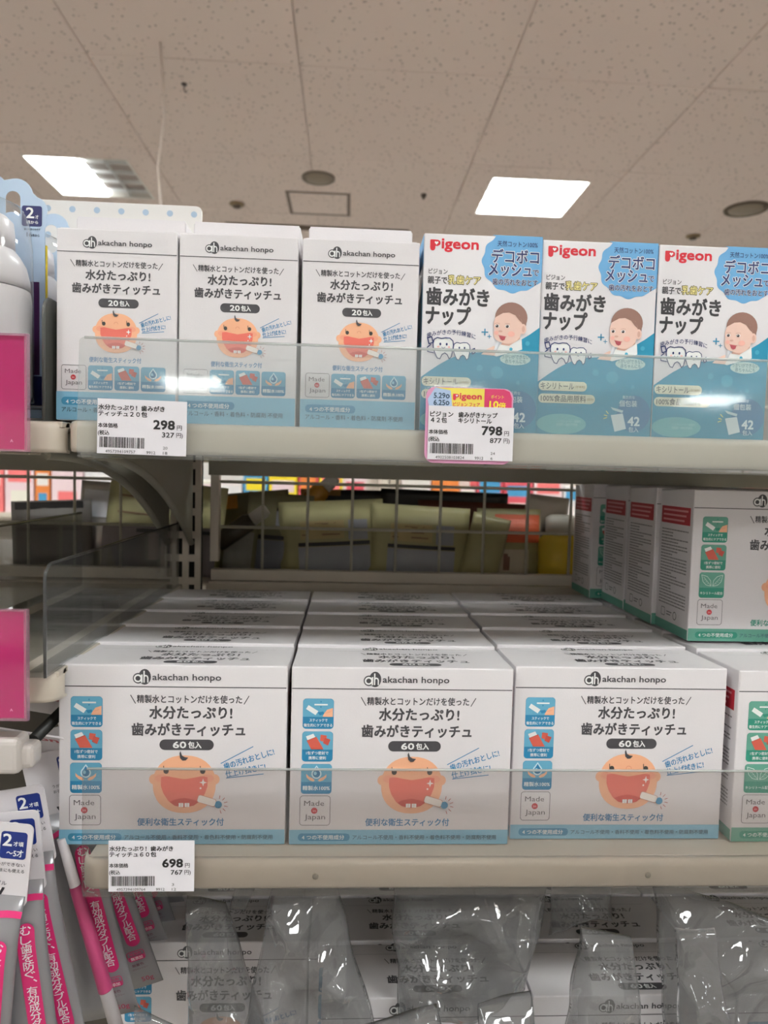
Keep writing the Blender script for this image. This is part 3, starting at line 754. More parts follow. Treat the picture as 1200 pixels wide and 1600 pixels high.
    for eu in (756, 856):
        I.ell(eu, 884, 22, 14, (244, 240, 240), 6); I.ell(eu-2, 885, 14, 14, (54, 40, 42), 7); I.ell(eu-6, 880, 4, 4, (240, 240, 244), 8)
        I.line([(eu-24, 862), (eu, 856), (eu+24, 860)], 4, (200, 158, 142), 6)
    I.ell(790, 934, 20, 10, sk2, 6); I.poly([(776, 976), (842, 984), (834, 1014), (812, 1022), (792, 1010)], (186, 82, 92), 6); I.line([(770, 972), (848, 984)], 6, (214, 132, 128), 7)
    I.ell(896, 956, 34, 26, (240, 180, 166), 6); I.ell(752, 950, 20, 20, (240, 180, 166), 6)
    I.build('baby_portrait', t, 'printed portrait of a smiling baby with brown hair holding a wipe')
    for cu, cv, r in ((640, 945, 30), (685, 985, 18)): I.line([(cu-r, cv), (cu+r, cv)], r*.36, (36, 130, 170), 2); I.line([(cu, cv-r), (cu, cv+r)], r*.36, (36, 130, 170), 2)
    I.build('sparkle_print', t)
    cream = (226, 224, 200)
    I.rect(40, 1385, 520, 1478, cream, 3, r=44); I.text('キシリトール', 60, 390, 1432, 74, (84, 88, 96), 4, off=.012); I.text('(甘味剤)', 400, 500, 1436, 26, (150, 130, 90), 4)
    I.rect(40, 1508, 606, 1598, cream, 3, r=44); I.text('100%食品用原料', 66, 515, 1552, 70, (84, 88, 96), 4, off=.012); I.text('(成分)', 524, 590, 1556, 28, (150, 130, 90), 4)
    I.build('ingredient_labels', t)
    I.ell(945, 1195, 150, 58, (188, 212, 210), 3); I.text('うがいができない', 815, 1080, 1172, 44, (70, 126, 140), 4, off=.01); I.text('赤ちゃんにも', 845, 1050, 1216, 44, (70, 126, 140), 4, off=.01)
    I.text('衛生的な', 880, 1005, 1520, 34, (190, 216, 226), 4); I.text('個包装', 850, 1030, 1582, 66, (206, 224, 232), 4, off=.012)
    I.text('42', 945, 1062, 1755, 124, (222, 234, 240), 4, off=.03); I.text('包入', 955, 1055, 1836, 56, (206, 224, 232), 4, off=.01)
    I.poly([(770, 1700), (890, 1680), (930, 1830), (815, 1862)], (214, 226, 232), 4); I.poly([(765, 1620), (895, 1652), (885, 1676), (790, 1650)], (190, 212, 222), 4)
    for a in ((700, 1735, 732, 1725), (704, 1700, 735, 1708), (722, 1660, 745, 1686)): I.line([a[:2], a[2:]], 8, (226, 220, 120), 4)
    I.text('ノンアルコール・無着色', 230, 470, 1772, 30, (150, 196, 204), 4); I.text('防腐剤・香料不使用', 230, 440, 1806, 30, (150, 196, 204), 4)
    I.build('count_print', t)
    S = Ink(.001, 0, 0, O=(0, DP, 0), U=(0, -1, 0)); S.rect(.7, -60, DP*1000-.7, -.6, TEAL, 1); S.poly([(.7, -60), (DP*1000-.7, -60), (DP*1000-.7, -100), (.7, -80)], (14, 104, 138), 1)
    S.rect(.7, -131.3, DP*1000-.7, -112, PB, 1); S.build('side_print', t)
    S = Ink(.001, 0, 0, O=(WP, 0, 0), U=(0, 1, 0)); S.rect(.7, -84, DP*1000-.7, -.6, TEAL, 1); S.rect(.7, -131.3, DP*1000-.7, -104, PB, 1); S.build('side_print', t)
    return t
pg = carton_p('blue and white baby wipe carton, leftmost of three, behind the 798 yen tag')
pg.location = (.0835, -.001, SH['up']+.0008); pg.scale = (1, 1, 1.0); pg['group'] = 'blue and white baby wipe cartons'
for x, y, lb in ((.1648, .0015, 'blue and white baby wipe carton, middle of three, both cream ingredient labels clear'), (.2462, .0012, 'blue and white baby wipe carton, rightmost, cut by the right edge')):
    o = dup(pg); o.location = (x, y, SH['up']+.0006); o['label'] = lb; o['group'] = 'blue and white baby wipe cartons'

# ================================================================= PRICE TAGS
def barcode(I, u0, v0, u1, v1, seed):
    random.seed(seed); u = u0; k = 0
    ws = [random.choice((1, 1, 2, 2, 3)) for _ in range(70)]; tot = sum(ws); sc = (u1-u0)/tot
    for w in ws:
        if k % 2 == 0: I.rect(u, v0, u+w*sc, v1, (34, 32, 32), 1)
        u += w*sc; k += 1
def price_tag(label, x, z, y, l1, l2, price, tax, num, n1, n2, promo=False, tilt=0):
    t = empty('price_tag', label, 'price tag', (x, y, z), (0, tilt, 0))
    w, h = .0558, .0346
    box('card', (0, w, -.0004, 0, 0, h), mat('tag_card', (226, 222, 228), .4), t, bev=0)
    I = Ink(w/400, 0, 247, O=(0, -.0004, 0)); K = (30, 28, 30)
    if isinstance(l1, tuple):
        for (a, b, s), vv in zip(l1, (0, 0)): I.text(s, a, b, 37, 27, K, 1, off=.03)
        for (a, b, s), vv in zip(l2, (0, 0)): I.text(s, a, b, 64, 27, K, 1, off=.03)
    else:
        I.text(l1, 5, 300, 37, 26, K, 1, off=.03); I.text(l2, 5, 222, 65, 26, K, 1, off=.03)
    I.build('name_print', t)
    I.text('本体価格', 4, 92, 119, 23, K, 1, off=.02); I.text(price, 252, 346, 108, 57, K, 1, off=.035); I.text('円', 357, 379, 119, 25, K, 1, off=.01)
    I.text('(税込', 4, 54, 154, 23, K, 1, off=.02); I.text(tax, 291, 345, 153, 32, K, 1, off=.02); I.text('円)', 355, 384, 155, 25, K, 1)
    I.build('price_print', t)
    barcode(I, 12, 171, 216, 219, int(num) % 999); I.text(num, 38, 172, 236, 19, K, 1, off=0); I.text('9912', 222, 262, 236, 19, K, 1, off=0)
    I.text(n1, 296, 296+10*len(n1), 213, 18, K, 1, off=0); I.text(n2, 296, 296+10*len(n2), 236, 18, K, 1, off=0)
    I.build('barcode_print', t)
    return t
TY = -.0262
price_tag('white price tag reading 298 yen, on the upper shelf guard', -.1235, .2705, TY, '水分たっぷり！歯みがき', 'ティッチュ２０包', '298', '327', '4957394109757', '20', '18', tilt=.012)
price_tag('white price tag reading 698 yen, on the middle shelf guard', -.1158, -.0178, TY+.0008, '水分たっぷり！歯みがき', 'ティッチュ６０包', '698', '767', '4957394109764', '3', '12')
price_tag('white price tag reading 798 yen, over the colourful campaign card', .0868, .2722, TY-.0008, ((8, 115, 'ピジョン'), (140, 322, '歯みがきナップ')), ((12, 86, '４２包'), (140, 296, 'キシリトール')), '798', '877', '4902508103824', '24', '6')
# campaign card behind the 798 tag
t = empty('campaign_card', 'yellow, blue and pink campaign card sticking out above the 798 yen tag', 'card', (.0850, TY, .2700))
cw, chh = .0570, .0490
obj('card', plate_mesh([rr_pts(0, 0, cw, chh, .006)], .0005), t, mat('pink_card', (216, 150, 186), .4), loc=(0, 0, 0))
I = Ink(cw/1080, 0, 1000-150+40, O=(0, -.0003, 0)); I.ov = 928
# artwork: full width 1080 units, top of the card v=0
I.rect(110, 8, 720, 260, (232, 214, 92), 1); I.poly([(60, 90), (110, 8), (300, 40), (330, 260), (40, 260), (20, 150)], (176, 196, 226), 2); I.poly([(720, 8), (960, 8), (1030, 36), (1060, 110), (1060, 260), (720, 260)], (206, 56, 104), 2)
I.text('5.29', 95, 235, 105, 92, (40, 66, 92), 3, off=.02); I.line(el_pts(265, 112, 18, 20, 10), 12, (40, 66, 92), 3, close=True); I.text('6.25', 95, 235, 190, 92, (40, 66, 92), 3, off=.02); I.line(el_pts(265, 195, 18, 20, 10), 12, (40, 66, 92), 3, close=True)
p_logo(I, 330, 78, .76, 3, (214, 60, 80)); I.text('ピジョン フェア', 335, 665, 205, 58, (214, 60, 80), 3, off=.02)
I.text('ポイント', 800, 960, 100, 48, (236, 200, 90), 3, off=.02); I.text('10', 785, 895, 196, 120, (244, 224, 60), 3, off=.04); I.text('倍', 900, 985, 205, 78, (244, 224, 60), 3, off=.04)
I.build('campaign_print', t)

# pink shelf cards at the left edge
PINK = mat('pink_glossy_card', (190, 24, 108), .3, coat=.1)
PINKD = mat('pink_card_border', (208, 44, 116), .2)
for x, y, z, h, lb in ((-.2215, -.0345, .2700, .072, 'magenta card in a clear holder on the left upper shelf edge'), (-.2225, -.0345, .1005, .071, 'magenta card in a clear holder on the left middle shelf edge')):
    t = empty('shelf_card', lb, 'card', (x, y, z)); w = .060
    box('card', (0, w-.002, -.0002, .0003, .001, h-.001), PINK, t, bev=0)
    obj('holder', plate_mesh([rr_pts(-.001, 0, w, h, .002)], .0012), t, film('holder_clear', (.98, .98, .98), .006, rough=.04), loc=(0, -.0012, 0))
    bm = bmesh.new(); bbox(bm, w-.0022, w, -.0022, .0008, 0, h); bbox(bm, 0, w-.0022, -.0022, .0008, h-.0014, h); bbox(bm, 0, w-.0022, -.0022, .0008, 0, .0016); obj('holder_rim', bm, t, film('holder_rim_clear', (.95, .75, .85), .3, (.8, .5, .62)))
    box('mount', (.0, w-.01, .0009, .012, .002, .016), METAL, t)
    I = Ink(.001, 0, 0, O=(0, -.0005, 0)); I.text('A', 48.4, 50.2, -6.6, 2.6, (236, 170, 206), 1); I.build('letter_print', t)

# ================================================================= LEFT UPPER BAY: pump bottle packs, board, divider
SKY = mat('pale_blue_card', (176, 196, 220), .3, coat=.3); YEL = mat('yellow_card', (236, 206, 26), .4); PUR = mat('purple_card', (66, 22, 76), .4)
BOT = mat('white_bottle_plastic', (226, 220, 222), .3); NV = mat('navy_card', (20, 26, 84), .4)
def cloud_loop(w, zt, zb):
    # scalloped top outline from right to left, centre x = 0
    P = [(w/2, zb), (w/2, zt-.030)]
    for cxx, czz, r, a0, a1 in ((w/2-.007, zt-.022, .0085, -30, 75), (w/2-.018, zt-.013, .0105, 10, 100), (w/2-.034, zt-.011, .0110, 40, 140), (-w/2+.018, zt-.013, .0105, 80, 170), (-w/2+.007, zt-.022, .0085, 105, 210)):
        for k in range(7):
            a = math.radians(a0+(a1-a0)*k/6); P.append((cxx+r*math.cos(a), czz+r*math.sin(a)))
    P += [(-w/2, zt-.030), (-w/2, zb)]
    return P
def pump_pack(label, loc):
    t = empty('pump_bottle_pack', label, 'blister pack', loc)
    w, zt = .066, .150
    hole = rr_pts(-.001+.009-.0, zt-.031, .0175, zt-.0105, .0046)
    obj('card', plate_mesh([cloud_loop(w, zt, .095), hole], .0006), t, SKY); box('stand_foot', (-.02, .02, -.03, -.001, -.0091, .0018), SKY, t)
    box('lower_card', (-w/2, w/2, -.0003, .0003, .002, .095), SKY, t, bev=0)
    box('yellow_strip', (w/2-.0035, w/2+.0005, .0006, .0026, .002, .106), YEL, t, bev=0)
    box('purple_strip', (w/2-.0095, w/2-.0036, -.0010, -.0004, .022, .082), PUR, t, bev=0)
    box('navy_strip', (w/2-.0095, w/2-.0000, -.0010, -.0004, .002, .021), NV, t, bev=0)
    I = Ink(.001, 0, 0, O=(0, -.0004, 0))
    def zz(v): return -(zt*1000-v)
    I.rect(18.5, zz(19.5), 31.2, zz(32.5), (34, 36, 96), 1, r=1.4); I.text('2', 21.3, 26.2, zz(24), 9.5, WH, 2, off=.02); I.text('才', 27.0, 29.2, zz(26.5), 2.7, WH, 2); I.text('頃から', 21.4, 28.8, zz(30), 2.3, WH, 2, off=.02)
    I.build('age_badge', t)
    I.text('歯の本数のめやす', 19.8, 30.2, zz(34.4), 1.5, (60, 70, 90), 1); I.text('16', 21.5, 24.8, zz(37.8), 4, (60, 70, 90), 1); I.text('本から', 25, 29.6, zz(38.2), 2.1, (60, 70, 90), 1); I.build('small_print', t)
    lathe('bottle', [(.024, .002), (.0255, .006), (.0255, .064), (.0250, .069), (.0245, .070)], BOT, t, loc=(.009, -.028, 0), n=36)
    lathe('collar', [(.0248, .0705), (.0246, .076), (.0225, .085), (.019, .091), (.0165, .094)], BOT, t, loc=(.009, -.028, 0), n=36)
    lathe('pump_head', [(.0162, .0941), (.0162, .104), (.0155, .111), (.012, .1145), (.004, .116)], BOT, t, loc=(.009, -.028, 0), n=30)
    lathe('blister_dome', [(.0275, .002), (.0275, .070), (.0272, .095), (.0255, .112), (.0215, .120), (.012, .124), (.001, .125)], BLISTER, t, loc=(.0085, -.0295, 0), n=36)
    I = Ink(.001, 0, 0, O=(.009, -.0541, 0)); I.text('n', 0, 3.6, -53, 7, (40, 50, 90), 1, off=.03); I.line(el_pts(.5, -46.5, 2.4, 1.3, 10), .4, (80, 96, 150), 1, close=True); I.build('label_print', t)
    return t
p1 = pump_pack('white pump bottle in a clear dome with pale blue cloud-shaped card, at the left edge', (-.2130, .028, SH['up']+.0098))
p1.scale = (1.066,)*3
p2 = dup(p1); p2.location = (-.2150, .096, SH['up']+.0098); p2['label'] = 'second pale blue cloud-shaped pack behind the pump bottle pack, beside the carton'
p1['group'] = p2['group'] = 'pump bottle packs'
# polka-dot board
t = empty('display_board', 'white board with pale blue polka dots behind the cartons at upper left', 'display board', (-.1500, .138, SH['up']))
bw, bh = .120, .192
obj('board', plate_mesh([rr_pts(-bw/2-.02, 0, bw/2-.003, bh, .005)], .002), t, mat('board_white', (224, 220, 218), .4))
I = Ink(.001, 0, 0, O=(0, -.0011, 0))
for r in range(7):
    for c in range(9):
        u = 50.5-c*20.4*.99-(10 if r % 2 else 0)
        if u > -76: I.ell(u, -(bh*1000-7-r*10.8), 2.6, 2.6, (166, 186, 208), 1, n=16)
I.build('dot_print', t)
# grey translucent divider beside the first small carton
def divider(label, x, y0, y1, z0, z1, m, r=.012, th=.0018, flange=True):
    t = empty('shelf_divider', label, 'shelf divider', (x, 0, z0))
    P = rr_pts(y0, 0, y1, z1-z0, .0015)
    P = [(y1, 0), (y1, z1-z0)]+[(y0+r-r*math.sin(a), (z1-z0)-r+r*math.cos(a)) for a in [k*PI/2/6 for k in range(7)]]+[(y0, 0)]
    me = plate_mesh([P], th); me.transform(Matrix.Rotation(PI/2, 4, 'Z')); obj('upright_plate', me, t, m)
    pts = [(0, a, b) for a, b in P[1:]]
    tube('plate_edge', pts, th*.62, film('divider_edge', (.5, .52, .5), .35, (.5, .5, .48)) if m is GREYDIV else film('divider_edge_clear', (.45, .46, .46), .15, (.6, .6, .6)), t, 6)
    if flange: box('base_flange', (-.014, -.001, y0, y1, .0001, .0015), m, t, bev=0)
    return t
divider('grey translucent shelf divider left of the first small carton', -.1640, -.008, .26, SH['up']-.0005, .3715, GREYDIV, .010)
divider('clear acrylic divider on the empty neighbouring shelf, nearest the cartons', -.1545, -.030, .325, .1263, .1985, SMOKE, .010)
divider('clear acrylic divider further left on the empty neighbouring shelf', -.262, -.030, .325, .1263, .2080, SMOKE, .010)
box_b = empty('clear_tray_front', 'low clear tray front standing on the empty neighbouring shelf', 'tray', (0, 0, .1263))
box('front_pane', (-.245, -.171, -.0155, -.014, .0001, .030), SMOKE, box_b, bev=0); box('tray_floor', (-.245, -.180, -.0139, .30, .0001, .0012), SMOKE, box_b, bev=0)

# ================================================================= LOWER LEFT: hanging toothpaste packs
SILV = mat('silver_laminate', (150, 148, 152), .32, .35, noise_amt=.04, scale=40)
LAMW = mat('white_laminate', (214, 208, 212), .3); HOTP = (214, 40, 112)
def paste_pack(label, loc, rot):
    t = empty('toothpaste_pack', label, 'toothpaste', loc, rot)
    w, L = .0440, .205                       # origin at the top centre, hangs down
    # flat header card
    obj('header_card', plate_mesh([rr_pts(-w/2, -.0535, w/2, 0, .004)], .0012), t, LAMW)
    # tube body: round at top shoulder, flat crimp at the bottom
    bm = bmesh.new(); rings = []; n = 24
    for k in range(13):
        s = k/12; z = -.046-s*(L-.046); rx = w/2*(.96+.04*s); ry = .0010+.0095*(math.sin(min(1, s*4)*PI/2))*(1-s)**.7
        rings.append([bm.verts.new((rx*math.cos(a), -.0012-ry+ry*math.sin(a) if False else ry*math.sin(a)-ry*.6, z)) for a in [j*2*PI/n for j in range(n)]])
    for a, b in zip(rings[:-1], rings[1:]):
        for j in range(n):
            f = bm.faces.new((a[j], b[j], b[(j+1) % n], a[(j+1) % n])); f.smooth = True
    bm.faces.new(rings[0]); bm.faces.new(rings[-1][::-1]); bmesh.ops.recalc_face_normals(bm, faces=bm.faces)
    obj('tube', bm, t, SILV)
    I = Ink(.001, 0, 0, O=(0, -.0007, 0))
    I.rect(3, 5, 19, 22.5, (22, 44, 120), 1, r=2); I.text('2', 4.4, 9.8, 10.4, 11, WH, 2, off=.02); I.text('才頃', 11, 17, 12.6, 3.2, WH, 2, off=.02); I.text('〜5才', 7.2, 17.3, 18.6, 5, WH, 2, off=.02); I.build('age_badge', t)
    I.text('うがいができない', -4, 19, 26, 2.6, (70, 66, 72), 1); I.text('お子さまにも使える', -4, 19, 30, 2.6, (70, 66, 72), 1)
    I.text('ダブル', -1, 9, 38.4, 3, (90, 86, 92), 1, off=.02); I.text('W', -4, 8, 45, 10.5, (44, 40, 46), 1, off=.03); I.build('name_print', t)
    B = Ink(.001, 0, 0, O=(0, -.0180, 0))
    J = Ink(.001, 0, 0, O=(0, -.0166, 0))
    # front ridge plate carrying the lower print
    def yz(v):
        s = max(0, (v-46)/(L*1000-46)); ry = .0010+.0095*(math.sin(min(1, s*4)*PI/2))*(1-s)**.7
        return -(ry*1.6)-.0003
    class Wrap(Ink):
        def P(s2, u, v, layer):
            return Vector((u*.001, yz(v)*math.sqrt(max(.3, 1-(u/26.)**2*.6))-layer*.00012-.0004, -v*.001))
    J = Wrap(.001, 0, 0)
    for k in range(10):   # curved pink band
        a, b = -22+k*4.4, -22+(k+1)*4.4
        f = lambda u: 52.5+((u-14)/22)**2*5
        J.poly([(a, f(a)), (b, f(b)), (b, f(b)+3.6), (a, f(a)+3.6)], HOTP, 1)
    # pill subdivided so that it follows the bulge
    for k in range(20): J.rect(7.2, 73+k*4.5, 17.6, 73+(k+1)*4.5, HOTP, 1)
    J.ell(12.4, 73, 5.2, 5.0, HOTP, 1, n=18); J.ell(12.4, 163, 5.2, 5.0, HOTP, 1, n=18)
    s = 'むし歯を防ぐ、有効成分ダブル配合'
    for k, ch in enumerate(s):
        if ch == '、': J.text(ch, 14, 16, 71+k*5.85, 7, WH, 2)
        else: J.text(ch, 9.3, 15.6, 72+k*5.85, 6.6, WH, 2, off=.01)
    J.line(rr_pts(4, 172, 17, 180, 2, 3), .5, HOTP, 1, close=True); J.text('発泡剤', 6, 15, 174.3, 3, HOTP, 1); J.rect(4.6, 176.2, 16.4, 180, HOTP, 1); J.text('無添加', 6, 15, 178.1, 3, WH, 2)
    J.text('無着色', 5, 14, 184, 2.6, (120, 70, 90), 1); J.text('パラベンフリー', 4, 16, 187.5, 2, (120, 70, 90), 1); J.text('50g', 8, 17, 198, 5.6, (176, 60, 96), 1)
    J.build('tube_print', t)
    return t
packs = [(-.1765, -.046, .0400, .10, 0, 'toothpaste pack with navy age badge, nearest, cut by the left edge'),
         (-.1810, -.029, .0375, -.09, 0, 'silver and pink toothpaste pack peeking out just behind the nearest one'),
         (-.1860, -.010, .0440, -.17, 0, 'toothpaste pack whose navy badge shows above the nearest two'),
         (-.1740, .026, .0560, -.21, 0, 'toothpaste pack with badge partly hidden by the big carton'),
         (-.1815, .056, .0500, -.30, 0, 'toothpaste pack under the shelf with its 50g end showing'),
         (-.1815, .082, .0560, -.30, 0, 'toothpaste pack under the shelf behind the one with the 50g end'),
         (-.1815, .108, .0560, -.30, 0, 'toothpaste pack second from the back under the shelf'),
         (-.1815, .136, .0580, -.30, 0, 'rearmost toothpaste pack, dim, next to the plastic bags')]
base_p = paste_pack('', (0, 0, 0), (0, 0, 0)); first = True
for x, y, z, ry, rz, lb in packs:
    o = base_p if first else dup(base_p); first = False
    o.location = (x, y, z); o.rotation_euler = (0, ry, rz); o['label'] = lb; o['group'] = 'hanging toothpaste packs'
# white and pink side of a toothpaste pack, added as a separate slim tube
t = empty('pack_side', 'white and magenta pack side, added as a slim tube below the shelf corner', 'toothpaste', (-.1580, .001, .009), (0, -.27, 0))
lathe('white_edge', [(.0030, -.005), (.0036, -.030), (.0048, -.150)], mat('white_pack_side', (222, 216, 220), .3), t, 20)
lathe('band', [(.0038, -.040), (.0041, -.041), (.0050, -.118), (.0048, -.119)], mat('magenta_band', (180, 66, 112), .5), t, 20)
lathe('cap', [(.0052, -.1505), (.0056, -.154), (.0055, -.175), (.004, -.178)], mat('white_pack_side', (222, 216, 220), .3), t, 20)
# white header cards with red word, leaning back in the dark
def word_card(x, y, z, rot, label):
    t = empty('header_card_pack', label, 'blister pack', (x, y, z), rot)
    obj('card', plate_mesh([rr_pts(-.035, -.05, .030, 0, .003)], .0012), t, LAMW)
    I = Ink(.001, 0, 0, O=(0, -.0007, 0)); p_logo(I, -16, 4.2, .085, 1, (170, 20, 44)); I.build('logo_print', t)
word_card(-.1830, .000, .0800, (.9, .16, 0), 'white header card with red word, nearest, below the magenta card')
word_card(-.1760, .040, .0930, (.9, .16, 0), 'white header card with red word, middle one in the dark gap')
word_card(-.1660, .080, .1000, (.9, .16, 0), 'white header card with red word, rearmost beside the big carton')
t = empty('display_hook', 'black hook rail with white plastic price holder under the left shelf', 'hook', (0, 0, 0))
tube('rail', [(-.170, -.012, .0785), (-.120+-.04, .16, .100), (-.158, .34, .112)], .004, DARK, t)
bm = bmesh.new(); bbox(bm, -.205, -.171, -.030, -.012, .062, .086, bev=.004, seg=3); bbox(bm, -.176, -.164, -.026, -.010, .064, .080, bev=.004, seg=3); obj('price_holder', bm, t, mat('holder_grey_white', (190, 182, 178), .4))

# ================================================================= BEHIND THE MESH: pouches and bottles on the other side
oth = empty('rear_shelf', 'shelf board of the rear side carrying beige pouches behind the mesh', 'shelf', (0, 0, .1245))
box('shelf_board', (NX0, X1, .366, .80, -.004, 0), METAL, oth); box('front_lip', (NX0, X1, .801, .806, -.03, .002), METAL, oth)
rup = empty('rear_shelf', 'upper shelf board of the rear side above the pouches', 'shelf', (0, 0, SH['up']))
box('shelf_board', (NX0, X1, .366, .84, -.004, 0), METAL, rup); box('front_lip', (NX0, X1, .841, .846, -.022, .002), METAL, rup)
def pouch(label, x, y, z, w, h, tilt, lean, col, patches, name='refill_pouch', bulge=.012):
    t = empty(name, label, 'pouch', (x, y, z), (lean, tilt, 0))
    bm = bmesh.new(); nx, nz = 12, 12; F = []; Bk = []
    for j in range(nz+1):
        rf = []; rb = []
        for i in range(nx+1):
            u, v = i/nx, j/nz; b = bulge*(math.sin(PI*u)**.6)*(math.sin(PI*min(1, v*1.15))**.6 if v < .87 else 0)*(1.2-.6*v)
            nzv = .0015*noise.noise(Vector((u*4+x*30, v*4, 1)))
            xx = (u-.5)*w; zz = v*h
            rf.append(bm.verts.new((xx, -b-.0004+nzv*math.sin(PI*u), zz))); rb.append(bm.verts.new((xx, b+.0004, zz)))
        F.append(rf); Bk.append(rb)
    for j in range(nz):
        for i in range(nx):
            f = bm.faces.new((F[j][i], F[j][i+1], F[j+1][i+1], F[j+1][i])); f.smooth = True
            f = bm.faces.new((Bk[j][i+1], Bk[j][i], Bk[j+1][i], Bk[j+1][i+1])); f.smooth = True
    for j in range(nz):
        bm.faces.new((F[j][0], F[j+1][0], Bk[j+1][0], Bk[j][0])); bm.faces.new((F[j+1][nx], F[j][nx], Bk[j][nx], Bk[j+1][nx]))
    for i in range(nx):
        bm.faces.new((F[0][i+1], F[0][i], Bk[0][i], Bk[0][i+1])); bm.faces.new((F[nz][i], F[nz][i+1], Bk[nz][i+1], Bk[nz][i]))
    obj('bag', bm, t, col)
    class Wr(Ink):
        def P(s2, u, v, layer):
            b = bulge*(math.sin(PI*max(0, min(1, u)))**.6)*(math.sin(PI*min(1, v*1.15))**.6 if v < .87 else 0)*(1.2-.6*v)
            return Vector(((u-.5)*w, -b-.0012-layer*.0003, v*h))
    I = Wr(1, 0, 0)
    for u0, v0, u1, v1, c in patches:
        N_ = 6
        for a in range(N_):
            for b in range(N_):
                ua, ub = u0+(u1-u0)*a/N_, u0+(u1-u0)*(a+1)/N_; va, vb = v0+(v1-v0)*b/N_, v0+(v1-v0)*(b+1)/N_
                I.poly([(ua, va), (ua, vb), (ub, vb), (ub, va)], c, 1)
    for f in range(len(I.f)): I.f[f] = I.f[f][::-1]
    if patches: I.build('label_print', t)
OLV = mat('olive_foil', (160, 154, 112), .35, .0, noise_amt=.06, scale=30); OLD = mat('dark_olive_foil', (108, 103, 74), .4, noise_amt=.06, scale=30); BLK = mat('black_foil', (16, 15, 15), .4); BRN = mat('brown_foil', (92, 40, 26), .4)
GY, BN, BK2, OR = (150, 152, 160), (120, 92, 64), (26, 24, 26), (196, 84, 44)
zz0 = .1255
lab = lambda v0=.0: [(.18, .06, .86, .40, GY), (.18, .41, .86, .46, BK2), (.20, .50, .62, .74, (176, 158, 112)), (.66, .48, .84, .74, GY), (.22, .55, .58, .57, BN), (.22, .62, .60, .64, BN), (.24, .69, .58, .71, BN)]
pouch('beige pouch with grey label behind the mesh, tilted, left of centre', .020, .43, zz0, .135, .098, -.06, -.05, OLV, lab())
pouch('beige pouch with grey label behind the mesh, upright, at centre', .128, .425, zz0, .128, .094, .04, -.05, OLV, lab())
pouch('narrow beige pouch standing behind the mesh between centre and orange pouch', .206, .42, zz0, .05, .085, .22, -.05, OLV, [])
pouch('beige pouch with orange patch behind the mesh at right', .250, .44, zz0, .085, .092, .0, -.05, OLV, [(.28, .52, .98, .92, OR), (.3, .08, .8, .42, (200, 190, 170)), (.4, .12, .6, .36, (120, 84, 70))])
pouch('reddish brown pouch behind the orange-patched pouch', .215, .475, zz0, .17, .098, .02, -.05, BRN, [])
pouch('black pouch tops behind the beige pouches, right one', .17, .50, zz0, .18, .112, .02, -.05, BLK, [])
pouch('black pouch behind the beige pouches, left one', .04, .51, zz0, .14, .110, 0, -.05, BLK, [(.0, .92, .4, .99, (150, 110, 30))])
pouch('dark olive pouch behind the mesh beside the upright post', -.055, .44, zz0, .085, .105, .05, -.05, OLD, [(.1, .0, .95, .42, (110, 112, 120)), (.1, .43, .95, .48, BK2), (.45, .60, .95, .78, GY), (.45, .78, .95, .82, BK2)])
pouch('small dim pouch at the left end behind the mesh', -.105, .43, zz0, .045, .062, .08, -.05, OLD, [(.1, .1, .9, .9, (130, 130, 122))])
pouch('amber and dark olive pouch far left behind the mesh', -.085, .49, zz0, .10, .105, -.1, -.05, OLD, [(.1, .8, .3, .97, (190, 130, 40))])
def small_bottle(label, x, y, z, rot, body, cap, L=.075, r=.014):
    t = empty('small_bottle', label, 'bottle', (x, y, z), rot)
    lathe('body', [(r*.9, 0), (r, .003), (r, L*.6), (r*.7, L*.7)], mat('bottle_'+label.split()[0], body, .25), t, 20); lathe('cap', [(r*.68, L*.7), (r*.7, L*.95), (r*.5, L)], mat('cap_'+label.split()[0], cap, .35), t, 20)
small_bottle('white-capped dark bottle leaning at left behind the mesh', -.125, .405, .168, (0, .95, 0), (60, 54, 44), (190, 186, 180), .075, .012)
small_bottle('pale-capped bottle leaning behind the olive pouch', -.03, .470, .205, (0, .8, 0), (170, 120, 40), (200, 196, 190), .07, .013)
small_bottle('yellow-based bottle behind the mesh at the right end', .320, .44, zz0+.0005, (0, 0, 0), (214, 186, 60), (200, 196, 186), .085, .030)
pouch('silvery pouch behind the mesh near the right end', .300, .470, zz0, .06, .11, .1, -.05, mat('silver_foil', (190, 184, 180), .25, .5), [])
# neighbouring bay
pouch('large olive pouch behind the neighbouring mesh, top right', -.205, .44, zz0, .15, .118, .10, -.05, OLV, [(.1, .78, .5, .80, BN), (.45, .70, .8, .72, BK2), (.1, .60, .5, .62, BN)])
pouch('grey-brown pouch with dark band behind the neighbouring mesh', -.20, .41, zz0, .14, .062, .03, -.05, mat('mauve_foil', (126, 118, 120), .4), [(.3, .86, 1., .93, BK2)])
pouch('dark pouch behind the neighbouring mesh at the left edge', -.335, .43, zz0, .10, .090, -.05, -.05, mat('dim_foil', (110, 104, 100), .35), [(.05, .88, .9, .98, BK2)])
pouch('silver pouch behind the neighbouring mesh', -.290, .45, zz0, .05, .115, .05, -.05, mat('silver_foil', (190, 184, 180)), [(.1, .6, .9, .9, (214, 214, 222))])

